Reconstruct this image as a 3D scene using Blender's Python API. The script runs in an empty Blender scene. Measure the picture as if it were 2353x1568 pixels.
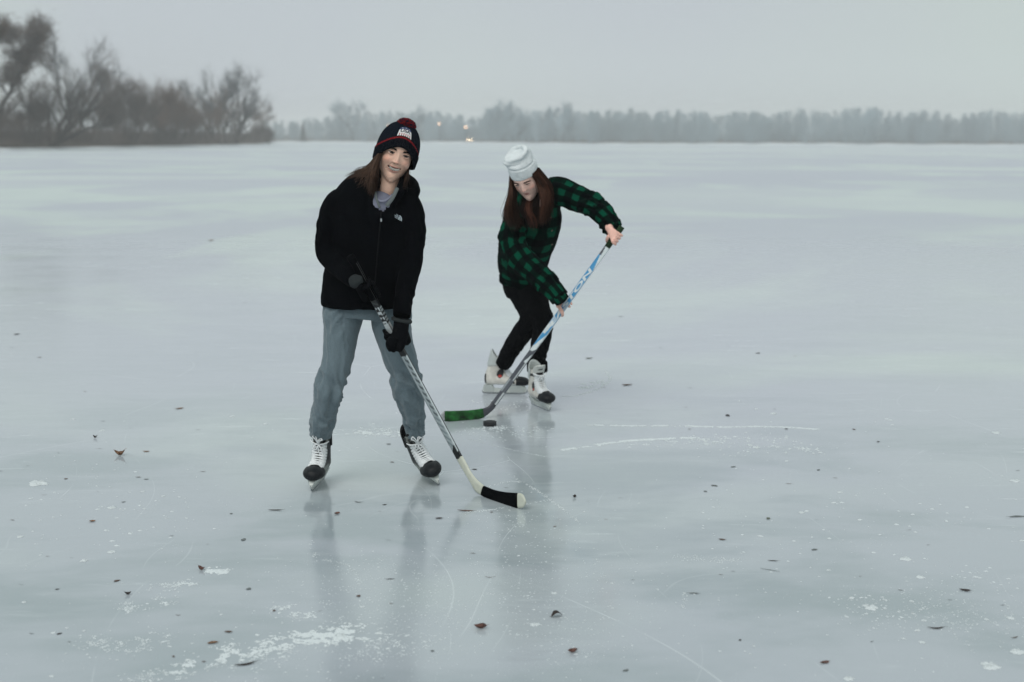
import bpy, math, random
import numpy as np
from mathutils import Vector, Matrix
from mathutils.bvhtree import BVHTree
R = math.radians
rng = np.random.default_rng(7)
random.seed(7)
scn = bpy.context.scene
COL = scn.collection

# ------------------------------------------------------------------ camera, sky, light, exposure
CAMH = 1.62
FPX = 3268.0                       # focal length in reference pixels (2353 x 1568 frame)
PITCH, ROLL = R(8.10), R(0.20)
cd = bpy.data.cameras.new('camera'); cam = bpy.data.objects.new('camera', cd); COL.objects.link(cam)
cd.sensor_width = 36; cd.lens = FPX * 36 / 2353; cd.clip_start = .1; cd.clip_end = 6000
cd.dof.use_dof = True; cd.dof.focus_distance = 6.35; cd.dof.aperture_fstop = 2.6
RC = Matrix.Rotation(R(90) - PITCH, 3, 'X') @ Matrix.Rotation(ROLL, 3, 'Z')
cam.matrix_world = Matrix.Translation((0, 0, CAMH)) @ RC.to_4x4()
scn.camera = cam
RCi = RC.transposed()

world = bpy.data.worlds.new('World'); scn.world = world; world.use_nodes = True
wn = world.node_tree; wn.nodes.clear()
wo = wn.nodes.new('ShaderNodeOutputWorld'); wb = wn.nodes.new('ShaderNodeBackground')
sky = wn.nodes.new('ShaderNodeTexSky'); sky.sky_type = 'NISHITA'; sky.sun_disc = False
sky.sun_elevation = R(24); sky.sun_rotation = R(150); sky.dust_density = 4; sky.air_density = 1
scale = wn.nodes.new('ShaderNodeVectorMath'); scale.operation = 'SCALE'; scale.inputs['Scale'].default_value = 0.075
mixw = wn.nodes.new('ShaderNodeMix'); mixw.data_type = 'RGBA'; mixw.inputs[0].default_value = 0.92
# overcast cloud layer: very soft large blotches of cool grey
tcw = wn.nodes.new('ShaderNodeTexCoord'); nzw = wn.nodes.new('ShaderNodeTexNoise'); nzw.inputs['Scale'].default_value = 2.2
nzw.inputs['Detail'].default_value = 1.0
crw = wn.nodes.new('ShaderNodeValToRGB')
crw.color_ramp.elements[0].position = .36; crw.color_ramp.elements[0].color = (.530, .580, .622, 1)
crw.color_ramp.elements[1].position = .50; crw.color_ramp.elements[1].color = (.555, .630, .618, 1)
wn.links.new(tcw.outputs['Generated'], nzw.inputs['Vector']); wn.links.new(nzw.outputs['Fac'], crw.inputs['Fac'])
wn.links.new(sky.outputs[0], scale.inputs[0]); wn.links.new(scale.outputs[0], mixw.inputs[6])
wn.links.new(crw.outputs[0], mixw.inputs[7]); wn.links.new(mixw.outputs[2], wb.inputs['Color'])
wb.inputs['Strength'].default_value = 1.0
wn.links.new(wb.outputs[0], wo.inputs[0])

sd = bpy.data.lights.new('overcast_sun', 'SUN'); sd.energy = 1.5; sd.angle = R(35); sd.color = (1, .97, .93)
so = bpy.data.objects.new('overcast_sun', sd); COL.objects.link(so)
so.rotation_euler = (R(90 - 46), 0, R(-22))     # high, broad, from behind the camera's left shoulder

scn.view_settings.view_transform = 'Standard'; scn.view_settings.look = 'None'
scn.view_settings.exposure = 0.0; scn.view_settings.gamma = 1.0
scn.render.engine = 'CYCLES'
scn.cycles.use_denoising = True
scn.cycles.volume_bounces = 5; scn.cycles.max_bounces = 10; scn.cycles.diffuse_bounces = 3; scn.cycles.glossy_bounces = 3
scn.cycles.transparent_max_bounces = 12

# ------------------------------------------------------------------ helpers
def ray(u, v):
    d = RC @ Vector(((u - 1176.5) / FPX, (784 - v) / FPX, -1)); return d
def P(u, v, y):
    d = ray(u, v); k = y / d.y; return Vector((d.x * k, y, CAMH + d.z * k))
def G(u, v, z=0.0):
    d = ray(u, v); k = (z - CAMH) / d.z; return Vector((d.x * k, d.y * k, z))
def PX(p):
    q = RCi @ (Vector(p) - Vector((0, 0, CAMH))); return (1176.5 + FPX * q.x / -q.z, 784 - FPX * q.y / -q.z)
def mpp(p):                          # metres per reference pixel at p
    q = RCi @ (Vector(p) - Vector((0, 0, CAMH))); return -q.z / FPX

def link(nodes, a, b): nodes.links.new(a, b)
MATS = {}
def mat(name, color=(.5, .5, .5), rough=.7, metal=0., spec=.5, noise=None, bump=None, sheen=0., sss=0., coat=0.):
    """principled with an optional colour noise (scale, amount) and bump (scale, strength)"""
    if name in MATS: return MATS[name]
    m = bpy.data.materials.new(name); m.use_nodes = True; MATS[name] = m
    nt = m.node_tree; b = nt.nodes['Principled BSDF']
    b.inputs['Base Color'].default_value = (*color, 1); b.inputs['Roughness'].default_value = rough
    b.inputs['Metallic'].default_value = metal; b.inputs['Specular IOR Level'].default_value = spec
    if sheen: b.inputs['Sheen Weight'].default_value = sheen; b.inputs['Sheen Roughness'].default_value = .35
    if sss: b.inputs['Subsurface Weight'].default_value = sss; b.inputs['Subsurface Radius'].default_value = (.012, .005, .003); b.inputs['Subsurface Scale'].default_value = 1
    if coat: b.inputs['Coat Weight'].default_value = coat
    tc = nt.nodes.new('ShaderNodeTexCoord')
    if noise:
        n = nt.nodes.new('ShaderNodeTexNoise'); n.inputs['Scale'].default_value = noise[0]; n.inputs['Detail'].default_value = 4
        link(nt, tc.outputs['Object'], n.inputs['Vector'])
        mr = nt.nodes.new('ShaderNodeMapRange'); mr.inputs[1].default_value = .3; mr.inputs[2].default_value = .7
        mr.inputs[3].default_value = 1 - noise[1]; mr.inputs[4].default_value = 1 + noise[1]
        link(nt, n.outputs['Fac'], mr.inputs[0])
        vm = nt.nodes.new('ShaderNodeVectorMath'); vm.operation = 'SCALE'; vm.inputs[0].default_value = color
        link(nt, mr.outputs[0], vm.inputs['Scale']); link(nt, vm.outputs[0], b.inputs['Base Color'])
    if bump:
        n = nt.nodes.new('ShaderNodeTexNoise'); n.inputs['Scale'].default_value = bump[0]; n.inputs['Detail'].default_value = 3
        link(nt, tc.outputs['Object'], n.inputs['Vector'])
        bp = nt.nodes.new('ShaderNodeBump'); bp.inputs['Strength'].default_value = bump[1]; bp.inputs['Distance'].default_value = .01
        link(nt, n.outputs['Fac'], bp.inputs['Height']); link(nt, bp.outputs[0], b.inputs['Normal'])
    return m
def vcol_mat(name, rough=.6, sss=0., spec=.4, noise=None, bump=None, sheen=0.):
    if name in MATS: return MATS[name]
    m = mat(name, (.5, .5, .5), rough, spec=spec, bump=bump, sss=sss, sheen=sheen)
    nt = m.node_tree; b = nt.nodes['Principled BSDF']
    a = nt.nodes.new('ShaderNodeVertexColor'); a.layer_name = 'Col'
    if noise:
        tc = nt.nodes.new('ShaderNodeTexCoord')
        n = nt.nodes.new('ShaderNodeTexNoise'); n.inputs['Scale'].default_value = noise[0]; n.inputs['Detail'].default_value = 4
        link(nt, tc.outputs['Object'], n.inputs['Vector'])
        mr = nt.nodes.new('ShaderNodeMapRange'); mr.inputs[1].default_value = .3; mr.inputs[2].default_value = .7
        mr.inputs[3].default_value = 1 - noise[1]; mr.inputs[4].default_value = 1 + noise[1]; link(nt, n.outputs['Fac'], mr.inputs[0])
        vm = nt.nodes.new('ShaderNodeVectorMath'); vm.operation = 'SCALE'
        link(nt, a.outputs['Color'], vm.inputs[0]); link(nt, mr.outputs[0], vm.inputs['Scale']); link(nt, vm.outputs[0], b.inputs['Base Color'])
    else: link(nt, a.outputs['Color'], b.inputs['Base Color'])
    return m

def npmesh(name, V, F, smooth=True):
    """V (n,3); F list of arrays/lists of index tuples (tri or quad arrays)"""
    me = bpy.data.meshes.new(name)
    V = np.asarray(V, dtype=np.float32).reshape(-1, 3)
    if isinstance(F, np.ndarray): F = [F]
    F = [np.asarray(f, dtype=np.int32) for f in F if len(f)]
    me.vertices.add(len(V)); me.vertices.foreach_set('co', V.ravel())
    loops = np.concatenate([f.ravel() for f in F]); sizes = np.concatenate([np.full(len(f), f.shape[1]) for f in F])
    starts = np.concatenate([[0], np.cumsum(sizes)[:-1]])
    me.loops.add(len(loops)); me.loops.foreach_set('vertex_index', loops.astype(np.int32))
    me.polygons.add(len(sizes)); me.polygons.foreach_set('loop_start', starts.astype(np.int32))
    me.polygons.foreach_set('loop_total', sizes.astype(np.int32))
    me.polygons.foreach_set('use_smooth', np.full(len(sizes), bool(smooth)))
    me.update(calc_edges=True); me.validate()
    return me
def obj(name, me, m=None, parent=None, label=None, cat=None, group=None, kind=None, loc=None):
    o = bpy.data.objects.new(name, me); COL.objects.link(o)
    if me is not None and m is not None:
        me.materials.clear()
        for q in (m if isinstance(m, (list, tuple)) else [m]): me.materials.append(q)
    if loc is not None: o.location = loc
    if parent: o.parent = parent
    if label: o['label'] = label
    if cat: o['category'] = cat
    if group: o['group'] = group
    if kind: o['kind'] = kind
    return o
def setcol(me, C, name='Col'):
    C = np.asarray(C, dtype=np.float32)
    if C.shape[1] == 3: C = np.hstack([C, np.ones((len(C), 1), np.float32)])
    a = me.color_attributes.new(name, 'FLOAT_COLOR', 'POINT'); a.data.foreach_set('color', C.ravel())
def setattrf(me, name, A):
    a = me.attributes.new(name, 'FLOAT', 'POINT'); a.data.foreach_set('value', np.asarray(A, np.float32).ravel())
def getv(me):
    V = np.empty(len(me.vertices) * 3, np.float32); me.vertices.foreach_get('co', V); return V.reshape(-1, 3).astype(np.float64)
def getn(me):
    V = np.empty(len(me.vertices) * 3, np.float32); me.vertex_normals.foreach_get('vector', V); return V.reshape(-1, 3).astype(np.float64)
def setv(me, V): me.vertices.foreach_set('co', np.asarray(V, np.float32).ravel()); me.update()

class MB:
    def __init__(s): s.V = []; s.Q = []; s.T = []; s.n = 0; s.C = []; s.mi = []; s.miT = []
    def add(s, V, Q=None, T=None, col=None, mi=0):
        V = np.asarray(V, float).reshape(-1, 3); s.V.append(V)
        if Q is not None and len(Q): s.Q.append(np.asarray(Q) + s.n); s.mi += [mi] * len(Q)
        if T is not None and len(T): s.T.append(np.asarray(T) + s.n); s.miT += [mi] * len(T)
        s.C.append(np.tile(np.asarray(col if col is not None else (1, 1, 1), float), (len(V), 1)) if col is None or np.ndim(col) == 1 else np.asarray(col))
        s.n += len(V)
    def mesh(s, name, smooth=True, colors=False):
        F = []
        if s.Q: F.append(np.vstack(s.Q))
        if s.T: F.append(np.vstack(s.T))
        me = npmesh(name, np.vstack(s.V), F, smooth)
        mi = s.mi + s.miT
        if any(mi) and len(mi) == len(me.polygons): me.polygons.foreach_set('material_index', mi)
        if colors: setcol(me, np.vstack(s.C))
        return me
    def box(s, c, sx, sy, sz, M=None, **k):
        v = np.array([[x, y, z] for x in (-1, 1) for y in (-1, 1) for z in (-1, 1)], float) * .5 * np.array([sx, sy, sz])
        if M is not None: v = v @ np.array(M.to_3x3()).T
        v += np.array(c)
        s.add(v, Q=[(0, 1, 3, 2), (4, 6, 7, 5), (0, 4, 5, 1), (2, 3, 7, 6), (0, 2, 6, 4), (1, 5, 7, 3)], **k)
    def tube(s, pts, rad, n=8, ry=None, ref=(0, 1, 0), caps=True, rings=None, **k):
        V, Q, T = tube(pts, rad, n, ry, ref, caps); s.add(V, Q, T, **k)
    def ball(s, c, r, n=12, M=None, **k):
        V, Q, T = ball(c, r, n, M); s.add(V, Q, T, **k)

def tube(pts, rad, n=8, ry=None, ref=(0, 1, 0), caps=True):
    p = np.array([tuple(q) for q in pts], float); m = len(p)
    rad = np.broadcast_to(np.asarray(rad, float), (m,)); ry = rad if ry is None else np.broadcast_to(np.asarray(ry, float), (m,))
    t = np.gradient(p, axis=0); t /= np.linalg.norm(t, axis=1, keepdims=True) + 1e-12
    rf = np.array(ref, float)
    a2 = rf - (t @ rf)[:, None] * t
    bad = np.linalg.norm(a2, axis=1) < .15
    if bad.any():
        rf2 = np.array([0, 0, 1.]) if abs(ref[2]) < .9 else np.array([1., 0, 0])
        a2[bad] = (rf2 - (t @ rf2)[:, None] * t)[bad]
    a2 /= np.linalg.norm(a2, axis=1, keepdims=True); a1 = np.cross(a2, t)
    th = np.linspace(0, 2 * math.pi, n, endpoint=False)
    V = p[:, None] + a1[:, None] * (np.cos(th)[None, :, None] * rad[:, None, None]) + a2[:, None] * (np.sin(th)[None, :, None] * ry[:, None, None])
    V = V.reshape(-1, 3)
    i = np.arange(m - 1)[:, None] * n; j = np.arange(n)[None]; j2 = (j + 1) % n
    Q = np.stack([i + j, i + j2, i + n + j2, i + n + j], -1).reshape(-1, 4)
    T = []
    if caps:
        V = np.vstack([V, p[0], p[-1]]); c0, c1 = m * n, m * n + 1
        jj = np.arange(n); k2 = (jj + 1) % n
        T = np.vstack([np.stack([np.full(n, c0), k2, jj], -1), np.stack([np.full(n, c1), (m - 1) * n + jj, (m - 1) * n + k2], -1)])
    return V, Q, T
def ball(c, r, n=12, M=None):
    r = np.broadcast_to(np.asarray(r, float), (3,)); nu, nv = 2 * n, n
    th = np.linspace(0, math.pi, nv + 1)[1:-1]; ph = np.linspace(0, 2 * math.pi, nu, endpoint=False)
    T_, P_ = np.meshgrid(th, ph, indexing='ij')
    V = np.stack([np.sin(T_) * np.cos(P_), np.sin(T_) * np.sin(P_), np.cos(T_)], -1).reshape(-1, 3)
    V = np.vstack([V, [0, 0, 1], [0, 0, -1]]) * r
    if M is not None: V = V @ np.array(M.to_3x3()).T
    V = V + np.array(tuple(c))
    m = len(th); i = np.arange(m - 1)[:, None] * nu; j = np.arange(nu)[None]; j2 = (j + 1) % nu
    Q = np.stack([i + j, i + nu + j, i + nu + j2, i + j2], -1).reshape(-1, 4)
    jj = np.arange(nu); k2 = (jj + 1) % nu
    T = np.vstack([np.stack([np.full(nu, m * nu), jj, k2], -1), np.stack([np.full(nu, m * nu + 1), (m - 1) * nu + k2, (m - 1) * nu + jj], -1)])
    return V, Q, T
def cr(ctrl, sub=5):
    """Catmull-Rom through rows of ctrl"""
    c = np.array([tuple(q) for q in ctrl], float)
    if len(c) < 3:
        t = np.linspace(0, 1, sub + 1)[:, None]; return c[0] * (1 - t) + c[1] * t
    e = np.vstack([2 * c[0] - c[1], c, 2 * c[-1] - c[-2]]); out = []
    for i in range(1, len(e) - 2):
        for k in range(sub):
            t = k / sub; a, b, d, f = e[i - 1], e[i], e[i + 1], e[i + 2]
            out.append(.5 * ((2 * b) + (-a + d) * t + (2 * a - 5 * b + 4 * d - f) * t * t + (-a + 3 * b - 3 * d + f) * t ** 3))
    out.append(c[-1]); return np.array(out)
def hash3(i, j, k, seed):
    h = (i * 374761393 + j * 668265263 + k * 2147483647 + seed * 1274126177) & 0xFFFFFFFF
    h = ((h ^ (h >> 13)) * 1274126177) & 0xFFFFFFFF
    return ((h ^ (h >> 16)) & 0xFFFF) / 65535.0
def vnoise(p, seed=0):
    p = np.asarray(p, float); f = np.floor(p).astype(np.int64); t = p - f; t = t * t * (3 - 2 * t); o = 0
    for a in (0, 1):
        for b in (0, 1):
            for c in (0, 1):
                w = (t[:, 0] if a else 1 - t[:, 0]) * (t[:, 1] if b else 1 - t[:, 1]) * (t[:, 2] if c else 1 - t[:, 2])
                o = o + w * hash3(f[:, 0] + a, f[:, 1] + b, f[:, 2] + c, seed)
    return o * 2 - 1
def fbm(p, seed=0, oct=3):
    o = 0; a = 1.
    for i in range(oct): o = o + a * vnoise(np.asarray(p) * 2 ** i, seed + i); a *= .5
    return o

class Chain:
    """limb given by control rows (u, v, y, half width px, half depth px or None) or world rows"""
    def __init__(s, rows, world=False, sub=5, ref=(0, 1, 0), n=28):
        c = []
        for r in rows:
            if world: p = Vector(r[:3]); rx = r[3]; ry = r[4] if len(r) > 4 else rx
            else:
                p = P(*r[:3]); k = mpp(p); rx = r[3] * k; ry = (r[4] if len(r) > 4 and r[4] else r[3]) * k
            c.append((*p, rx, ry))
        s.c = cr(c, sub); s.ref = ref; s.n = n
    def put(s, mb): mb.tube(s.c[:, :3], s.c[:, 3], s.n, s.c[:, 4], s.ref)
def remesh(name, mb, voxel, smooth=4, fac=.6):
    me = mb.mesh(name); o = bpy.data.objects.new('tmp', me); COL.objects.link(o)
    r = o.modifiers.new('r', 'REMESH'); r.mode = 'VOXEL'; r.voxel_size = voxel; r.use_smooth_shade = True
    if smooth: q = o.modifiers.new('s', 'SMOOTH'); q.factor = fac; q.iterations = smooth
    dg = bpy.context.evaluated_depsgraph_get(); ev = o.evaluated_get(dg)
    me2 = bpy.data.meshes.new_from_object(ev); bpy.data.objects.remove(o); bpy.data.meshes.remove(me)
    me2.name = name; me2.polygons.foreach_set('use_smooth', np.ones(len(me2.polygons), bool))
    return me2
def chain_coords(V, chains):
    """nearest chain by distance / radius -> (chain index, s, angle, radius)"""
    best = np.full(len(V), 1e9); ci = np.zeros(len(V), int); S = np.zeros(len(V)); A = np.zeros(len(V)); Rr = np.ones(len(V))
    for k, ch in enumerate(chains):
        c = ch.c; L = np.concatenate([[0], np.cumsum(np.linalg.norm(np.diff(c[:, :3], axis=0), axis=1))])
        for i in range(len(c) - 1):
            a, b = c[i, :3], c[i + 1, :3]; ab = b - a; l2 = ab @ ab
            if l2 < 1e-12: continue
            t = np.clip((V - a) @ ab / l2, 0, 1); q = V - (a + t[:, None] * ab)
            r = c[i, 3] * (1 - t) + c[i + 1, 3] * t; ry = c[i, 4] * (1 - t) + c[i + 1, 4] * t
            tt = ab / math.sqrt(l2); rf = np.array(ch.ref, float); a2 = rf - (tt @ rf) * tt
            if np.linalg.norm(a2) < .15: a2 = np.array([0, 0, 1.]) - tt[2] * tt
            a2 /= np.linalg.norm(a2); a1 = np.cross(a2, tt)
            x, y = q @ a1, q @ a2; ax = q @ tt
            d = np.sqrt((x / r) ** 2 + (y / ry) ** 2 + (ax / r) ** 2)
            m = d < best
            best[m] = d[m]; ci[m] = k; S[m] = (L[i] + t * (L[i + 1] - L[i]))[m]; A[m] = np.arctan2(x, -y)[m]; Rr[m] = r[m]
    return ci, S, A, Rr
def cloth(name, chains, voxel, smooth, folds=(), seed=0, fine=.0015):
    """union of limbs, then folds: list of (chain, s_centre or None, s_width, amplitude, frequency, slant)"""
    mb = MB()
    for c in chains: c.put(mb)
    me = remesh(name, mb, voxel, smooth)
    V = getv(me); N = getn(me); ci, S, A, Rr = chain_coords(V, chains)
    d = fine * fbm(V * 22, seed, 3)
    for (k, s0, sw, amp, fr, sl) in folds:
        w = (ci == k).astype(float)
        if s0 is not None: w *= np.exp(-((S - s0) / sw) ** 2)
        u = np.stack([S * fr + sl * np.sin(A), np.sin(A) * 1.2 + 5, np.cos(A) * 1.2], -1)
        nn = fbm(u, seed + 11 + k, 2); ridge = .45 - 1.6 * np.abs(nn)
        d = d + amp * w * ridge
    setv(me, V + N * d[:, None])
    setattrf(me, 's', S); setattrf(me, 'arc', A * .11 * (1 + 0 * Rr)); setattrf(me, 'chain', ci)
    return me

def frame(origin, fwd, up=(0, 0, 1), roll=0.):
    f = Vector(fwd).normalized(); u = Vector(up); l = u.cross(f).normalized(); u = f.cross(l)
    M = Matrix((f, l, u)).transposed().to_4x4(); M = M @ Matrix.Rotation(roll, 4, 'X')
    M.translation = Vector(origin); return M
def xf(V, M): return np.asarray(V) @ np.array(M.to_3x3()).T + np.array(M.translation)

def text_mesh(s, size=1., bold=0.0):
    cu = bpy.data.curves.new('t', 'FONT'); cu.body = s; cu.size = size; cu.offset = bold; cu.align_x = 'CENTER'; cu.align_y = 'CENTER'; cu.resolution_u = 3
    o = bpy.data.objects.new('t', cu); COL.objects.link(o)
    me = bpy.data.meshes.new_from_object(o.evaluated_get(bpy.context.evaluated_depsgraph_get()))
    bpy.data.objects.remove(o); bpy.data.curves.remove(cu)
    V = getv(me); T = [tuple(p.vertices) for p in me.polygons]
    bpy.data.meshes.remove(me); return V, T

def hair(mb, guides, n, r=.0014, spread=.012, col=(.03, .017, .012), seed=1, wave=.004, k=10, colvar=.5, keep=None):
    """strands interpolated between neighbouring guides; each guide = list of world points, root to tip"""
    rg = np.random.default_rng(seed)
    gs = [cr(g, max(2, int(round(k / (len(g) - 1))))) for g in guides]
    m = min(len(g) for g in gs); gs = [np.array([g[int(round(i * (len(g) - 1) / (m - 1)))] for i in range(m)]) for g in gs]
    for i in range(n):
        a = rg.random() * (len(gs) - 1) if len(gs) > 1 else 0.; j = min(int(a), len(gs) - 2) if len(gs) > 1 else 0; f = a - j
        c = gs[j] * (1 - f) + gs[j + 1] * f if len(gs) > 1 else gs[0]
        t = np.linspace(0, 1, m)[:, None]
        off = rg.normal(size=3) * spread; off2 = rg.normal(size=3) * spread * .8; ph = rg.random(3) * 6.28
        pts = c + off * (.35 + .65 * t) + off2 * t * t + wave * np.sin(t * (6 + 5 * rg.random()) + ph) * t
        L = .48 + .52 * rg.random() ** .8; mm = max(4, int(m * L)); pts = pts[:mm]
        if keep is not None and not keep(pts): continue
        rad = r * (1 - .8 * np.linspace(0, 1, mm) ** 3)
        cc = np.array(col) * (1 + colvar * (rg.random() - .3) * 2)
        cc = np.clip(cc, .002, 1); mb.tube(pts, rad, 3, col=cc, caps=False)

# ------------------------------------------------------------------ the frozen lake
def ice_material():
    m = bpy.data.materials.new('lake_ice'); m.use_nodes = True; nt = m.node_tree; b = nt.nodes['Principled BSDF']
    tc = nt.nodes.new('ShaderNodeTexCoord')
    def noise(sc, det, mapscale=(1, 1, 1), rough=.5, dist=0):
        mp = nt.nodes.new('ShaderNodeMapping'); mp.inputs['Scale'].default_value = mapscale
        n = nt.nodes.new('ShaderNodeTexNoise'); n.inputs['Scale'].default_value = sc; n.inputs['Detail'].default_value = det
        n.inputs['Roughness'].default_value = rough; n.inputs['Distortion'].default_value = dist
        link(nt, tc.outputs['Object'], mp.inputs[0]); link(nt, mp.outputs[0], n.inputs['Vector']); return n.outputs['Fac']
    def rng_(x, a, b_, c, d):
        r = nt.nodes.new('ShaderNodeMapRange'); r.interpolation_type = 'SMOOTHSTEP'
        for i, q in enumerate((a, b_, c, d)): r.inputs[i + 1].default_value = q
        link(nt, x, r.inputs[0]); return r.outputs[0]
    def mix(f, a, c):
        q = nt.nodes.new('ShaderNodeMix'); q.data_type = 'RGBA'
        for s, x in ((0, f), (6, a), (7, c)):
            if isinstance(x, tuple): q.inputs[s].default_value = (*x, 1)
            elif isinstance(x, (int, float)): q.inputs[s].default_value = x
            else: link(nt, x, q.inputs[s])
        return q.outputs[2]
    def math_(op, a, c):
        q = nt.nodes.new('ShaderNodeMath'); q.operation = op
        for s, x in enumerate((a, c)):
            if isinstance(x, (int, float)): q.inputs[s].default_value = x
            else: link(nt, x, q.inputs[s])
        return q.outputs[0]
    tint = noise(.16, 4, (.8, .55, 1), .6, .8)                 # lilac ice against greenish snow-dusted ice
    patch = noise(.9, 4, (.8, 1.3, 1), .6, .3)               # darker clear areas
    sx = nt.nodes.new('ShaderNodeSeparateXYZ'); link(nt, tc.outputs['Object'], sx.inputs[0])
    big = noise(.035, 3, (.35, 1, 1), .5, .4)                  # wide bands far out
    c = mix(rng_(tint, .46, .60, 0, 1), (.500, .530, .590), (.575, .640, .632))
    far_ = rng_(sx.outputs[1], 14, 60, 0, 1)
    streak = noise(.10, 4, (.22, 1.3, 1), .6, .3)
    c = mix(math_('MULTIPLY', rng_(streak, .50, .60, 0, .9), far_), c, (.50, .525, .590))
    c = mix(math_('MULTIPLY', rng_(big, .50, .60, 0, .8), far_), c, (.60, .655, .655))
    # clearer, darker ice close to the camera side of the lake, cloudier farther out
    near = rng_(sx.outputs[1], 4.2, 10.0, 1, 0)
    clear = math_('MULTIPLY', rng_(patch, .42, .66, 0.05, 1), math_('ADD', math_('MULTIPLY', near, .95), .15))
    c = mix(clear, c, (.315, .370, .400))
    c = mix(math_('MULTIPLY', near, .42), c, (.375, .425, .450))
    # snow crust flecks and trapped white bubbles
    v = nt.nodes.new('ShaderNodeTexVoronoi'); v.inputs['Scale'].default_value = 55; v.inputs['Randomness'].default_value = 1
    link(nt, tc.outputs['Object'], v.inputs['Vector'])
    cl = noise(1.6, 4, (1, 1, 1), .6)
    fl = math_('MULTIPLY', rng_(v.outputs['Distance'], .05, .16, 1, 0), rng_(cl, .48, .66, 0, .55))
    fine = math_('MULTIPLY', rng_(noise(230, 2), .60, .72, 0, 1), rng_(noise(2.3, 3, (1, .8, 1)), .44, .68, .04, .5))
    smear = math_('MULTIPLY', rng_(noise(5, 6, (.35, 1.6, 1), .72, .3), .56, .74, 0, 1), rng_(noise(.5, 2), .40, .62, .05, .6))
    white = math_('MAXIMUM', math_('MAXIMUM', fl, fine), smear)
    # old hairline skate scratches
    w = nt.nodes.new('ShaderNodeTexVoronoi'); w.feature = 'DISTANCE_TO_EDGE'; w.inputs['Scale'].default_value = .9
    mp = nt.nodes.new('ShaderNodeMapping'); mp.inputs['Scale'].default_value = (1, .35, 1); mp.inputs['Rotation'].default_value = (0, 0, .5)
    ns = nt.nodes.new('ShaderNodeTexNoise'); ns.inputs['Scale'].default_value = 1.2; ns.inputs['Detail'].default_value = 1
    link(nt, tc.outputs['Object'], ns.inputs['Vector'])
    va = nt.nodes.new('ShaderNodeVectorMath'); va.operation = 'ADD'; link(nt, tc.outputs['Object'], va.inputs[0]); link(nt, ns.outputs['Color'], va.inputs[1])
    link(nt, va.outputs[0], mp.inputs[0]); link(nt, mp.outputs[0], w.inputs['Vector'])
    scr = math_('MULTIPLY', rng_(w.outputs['Distance'], .000, .006, 1, 0), rng_(noise(1.1, 3), .52, .66, 0, .22))
    for (sc_, rot_, seed_, wd_, st_) in ((.55, 1.9, 7.3, .0022, .40), (1.3, .9, 3.1, .0030, .30)):
        w2 = nt.nodes.new('ShaderNodeTexVoronoi'); w2.feature = 'DISTANCE_TO_EDGE'; w2.inputs['Scale'].default_value = sc_
        m2 = nt.nodes.new('ShaderNodeMapping'); m2.inputs['Scale'].default_value = (1, .22, 1); m2.inputs['Rotation'].default_value = (0, 0, rot_); m2.inputs['Location'].default_value = (seed_, seed_, 0)
        n2 = nt.nodes.new('ShaderNodeTexNoise'); n2.inputs['Scale'].default_value = .5; n2.inputs['Detail'].default_value = 0; link(nt, tc.outputs['Object'], n2.inputs['Vector'])
        a2 = nt.nodes.new('ShaderNodeVectorMath'); a2.operation = 'ADD'; link(nt, tc.outputs['Object'], a2.inputs[0]); link(nt, n2.outputs['Color'], a2.inputs[1])
        link(nt, a2.outputs[0], m2.inputs[0]); link(nt, m2.outputs[0], w2.inputs['Vector'])
        cut = math_('MULTIPLY', rng_(w2.outputs['Distance'], 0, wd_, st_, 0), rng_(noise(.8 + sc_, 3), .46, .60, 0, 1))
        white = math_('MAXIMUM', white, math_('MULTIPLY', cut, rng_(sx.outputs[1], 8, 14, 1, 0)))
    white = math_('MAXIMUM', white, math_('MULTIPLY', scr, rng_(sx.outputs[1], 7, 11, 1, 0)))
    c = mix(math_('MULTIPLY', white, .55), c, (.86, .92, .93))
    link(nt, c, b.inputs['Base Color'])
    ro = math_('ADD', math_('ADD', rng_(patch, .35, .7, .175, .10), rng_(sx.outputs[1], 9, 45, 0, .45)), math_('MULTIPLY', white, .35))
    link(nt, ro, b.inputs['Roughness'])
    b.inputs['IOR'].default_value = 1.45; b.inputs['Specular IOR Level'].default_value = .62
    bp = nt.nodes.new('ShaderNodeBump'); bp.inputs['Strength'].default_value = .10; bp.inputs['Distance'].default_value = .02
    link(nt, noise(7, 4, (.6, 1, 1)), bp.inputs['Height']); link(nt, bp.outputs[0], b.inputs['Normal'])
    return m
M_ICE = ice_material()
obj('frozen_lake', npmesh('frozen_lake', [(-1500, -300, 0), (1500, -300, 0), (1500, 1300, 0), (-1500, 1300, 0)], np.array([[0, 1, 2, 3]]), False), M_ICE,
    label='pale blue grey frozen lake ice with scuffs and scratches', kind='structure')

M_BANK = mat('bank_ground', (.10, .08, .065), .95, noise=(.6, .5))
M_SNOW = mat('snow', (.66, .70, .73), .8, noise=(3, .08), bump=(20, .4))
def bank(name, shore, depth, hts, label):
    """shore: world points; rows behind it rising to the given heights"""
    V = []; n = len(shore)
    for i, p in enumerate(shore):
        d = Vector((p.x, p.y, 0)).normalized()
        for dd, h in zip(depth, hts):
            q = p + d * dd; V.append((q.x, q.y, h * (1 + .25 * math.sin(p.x * .05 + dd)) + (0 if h <= 0 else .05 * math.sin(p.x * .6))))
    k = len(depth)
    Q = [(i * k + j, (i + 1) * k + j, (i + 1) * k + j + 1, i * k + j + 1) for i in range(n - 1) for j in range(k - 1)]
    me = npmesh(name, V, np.array(Q)); o = obj(name, me, [M_SNOW, M_BANK], label=label, kind='structure')
    me.polygons.foreach_set('material_index', [0 if j < 1 else 1 for i in range(n - 1) for j in range(k - 1)])
    return o
def shoreL(u):     # image row of the left shoreline
    return float(np.interp(u, [-500, 0, 130, 300, 420, 520, 600, 622], [349.5, 346, 344.5, 340.5, 338, 335.5, 333.5, 331.5]))
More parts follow.
